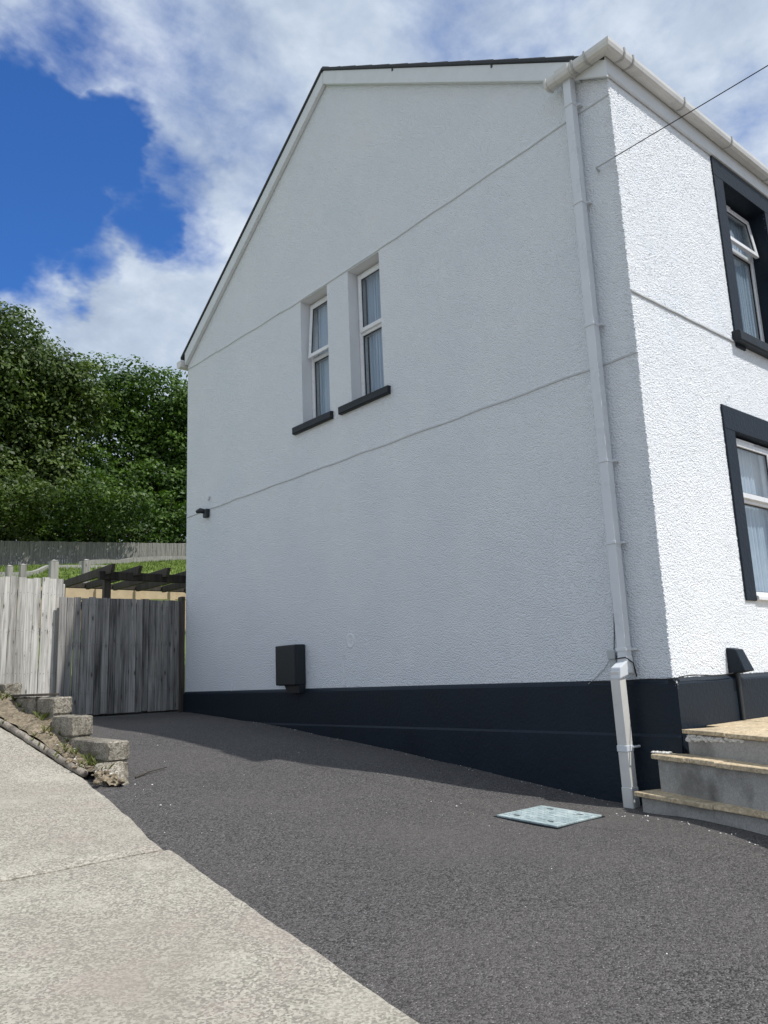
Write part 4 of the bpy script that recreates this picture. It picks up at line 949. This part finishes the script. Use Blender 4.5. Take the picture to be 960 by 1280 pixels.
# ------------------------------------------------------------------ small litter: chippings, weeds, twig
peb = MB()
def chip_at(x, y, z, s):
    vs_ = [(x + s * random.uniform(.6, 1.2) * dx, y + s * random.uniform(.6, 1.2) * dy, z + s * random.uniform(.4, .8) * dz) for dx, dy, dz in ((1, 0, 0), (-1, 0, 0), (0, 1, 0), (0, -1, 0), (0, 0, 1), (0, 0, -.5))]
    peb.add(vs_, [(0, 2, 4), (2, 1, 4), (1, 3, 4), (3, 0, 4), (2, 0, 5), (1, 2, 5), (3, 1, 5), (0, 3, 5)])
for _ in range(120):
    x, y = random.uniform(-2.8, -.1), random.uniform(-2.5, 6); chip_at(x, y, GROUND(x, y) + .002, random.choice((.002, .003, .004, .005)))
for _ in range(26):
    t_ = random.uniform(0, 1.1); x, y = -.30 - .32 * t_ - random.uniform(0, .15), .25 - .95 * t_; chip_at(x, y, GROUND(x, y) + .003, random.uniform(.003, .009))
for _ in range(90):
    y = random.uniform(.45, 6.4); chip_at(-.045 - abs(random.gauss(0, .03)), y, GROUND(-.06, y) + .002, random.uniform(.002, .006))
for _ in range(10):
    y = random.uniform(.2, 5); chip_at(random.uniform(-.22, -.06), y, DRIVE(y) + .004, random.uniform(.004, .011))
for (x, y) in ((-.93, 1.05), (-1.0, 1.02), (-2.55, 2.0), (-2.5, 1.97), (-2.62, 1.35), (-2.6, 1.33), (-2.56, 1.36), (-2.35, 2.55), (-2.44, 2.62)):
    chip_at(x, y, DRIVE(y) + .003, random.uniform(.005, .009))
for _ in range(22):
    y = random.uniform(2.7, 3.6); x = random.uniform(-2.68, WX0 + .02); chip_at(x, y, bank_z(.5, y) + .01, random.uniform(.005, .014))
tag(peb.build('loose_chippings', M['pebble'], fix=True), 'pale stone chippings scattered over the asphalt driveway', 'chippings', kind='stuff')
wd = MB()
def weed(x, y, z, n_, h):
    for _ in range(n_):
        a = random.uniform(0, 6.28); l_ = h * random.uniform(.5, 1.2); w = .004; dx, dy = math.cos(a), math.sin(a); ln = random.uniform(.3, 1.1)
        wd.add([(x - dy * w, y + dx * w, z), (x + dy * w, y - dx * w, z), (x + dx * l_ * ln * .5 + dy * w, y + dy * l_ * ln * .5 - dx * w, z + l_ * .7), (x + dx * l_ * ln, y + dy * l_ * ln, z + l_)], [(0, 1, 2), (0, 2, 3)])
for _ in range(60):
    y = random.uniform(2.75, 6); weed(WX0 - random.uniform(0, .10), y, bank_z(.8, y), 10, random.uniform(.02, .07))
for _ in range(30):
    y = random.uniform(3.0, 6); weed(EDGE(y) + random.uniform(-.02, .07), y, PATHZ(y) + .04, 7, random.uniform(.015, .04))
for y in list(np.linspace(1.09, 1.25, 6)) + [.9, .5, 1.75]: weed(EDGE(y) + .012, y, DRIVE(y), 8, .018)
wo = wd.build('weeds', M['weed_leaf'], fix=False); at = wo.data.attributes.new('tint', 'FLOAT', 'POINT'); at.data.foreach_set('value', rng.random(len(wo.data.vertices)).astype(np.float32))
tag(wo, 'small dry weeds along the soil bank and path edge', 'weeds', kind='stuff')
tw = MB(); tw.tube([(-2.36, 2.80, DRIVE(2.8) + .008), (-2.2, 2.92, DRIVE(2.92) + .012), (-2.02, 3.02, DRIVE(3.02) + .009)], [.006, .005, .004], 6)
tag(tw.build('stick', M['dark_timber'], origin=Vector((-2.2, 2.9, DRIVE(2.9)))), 'thin dark stick on the asphalt by the end of the block wall', 'stick')
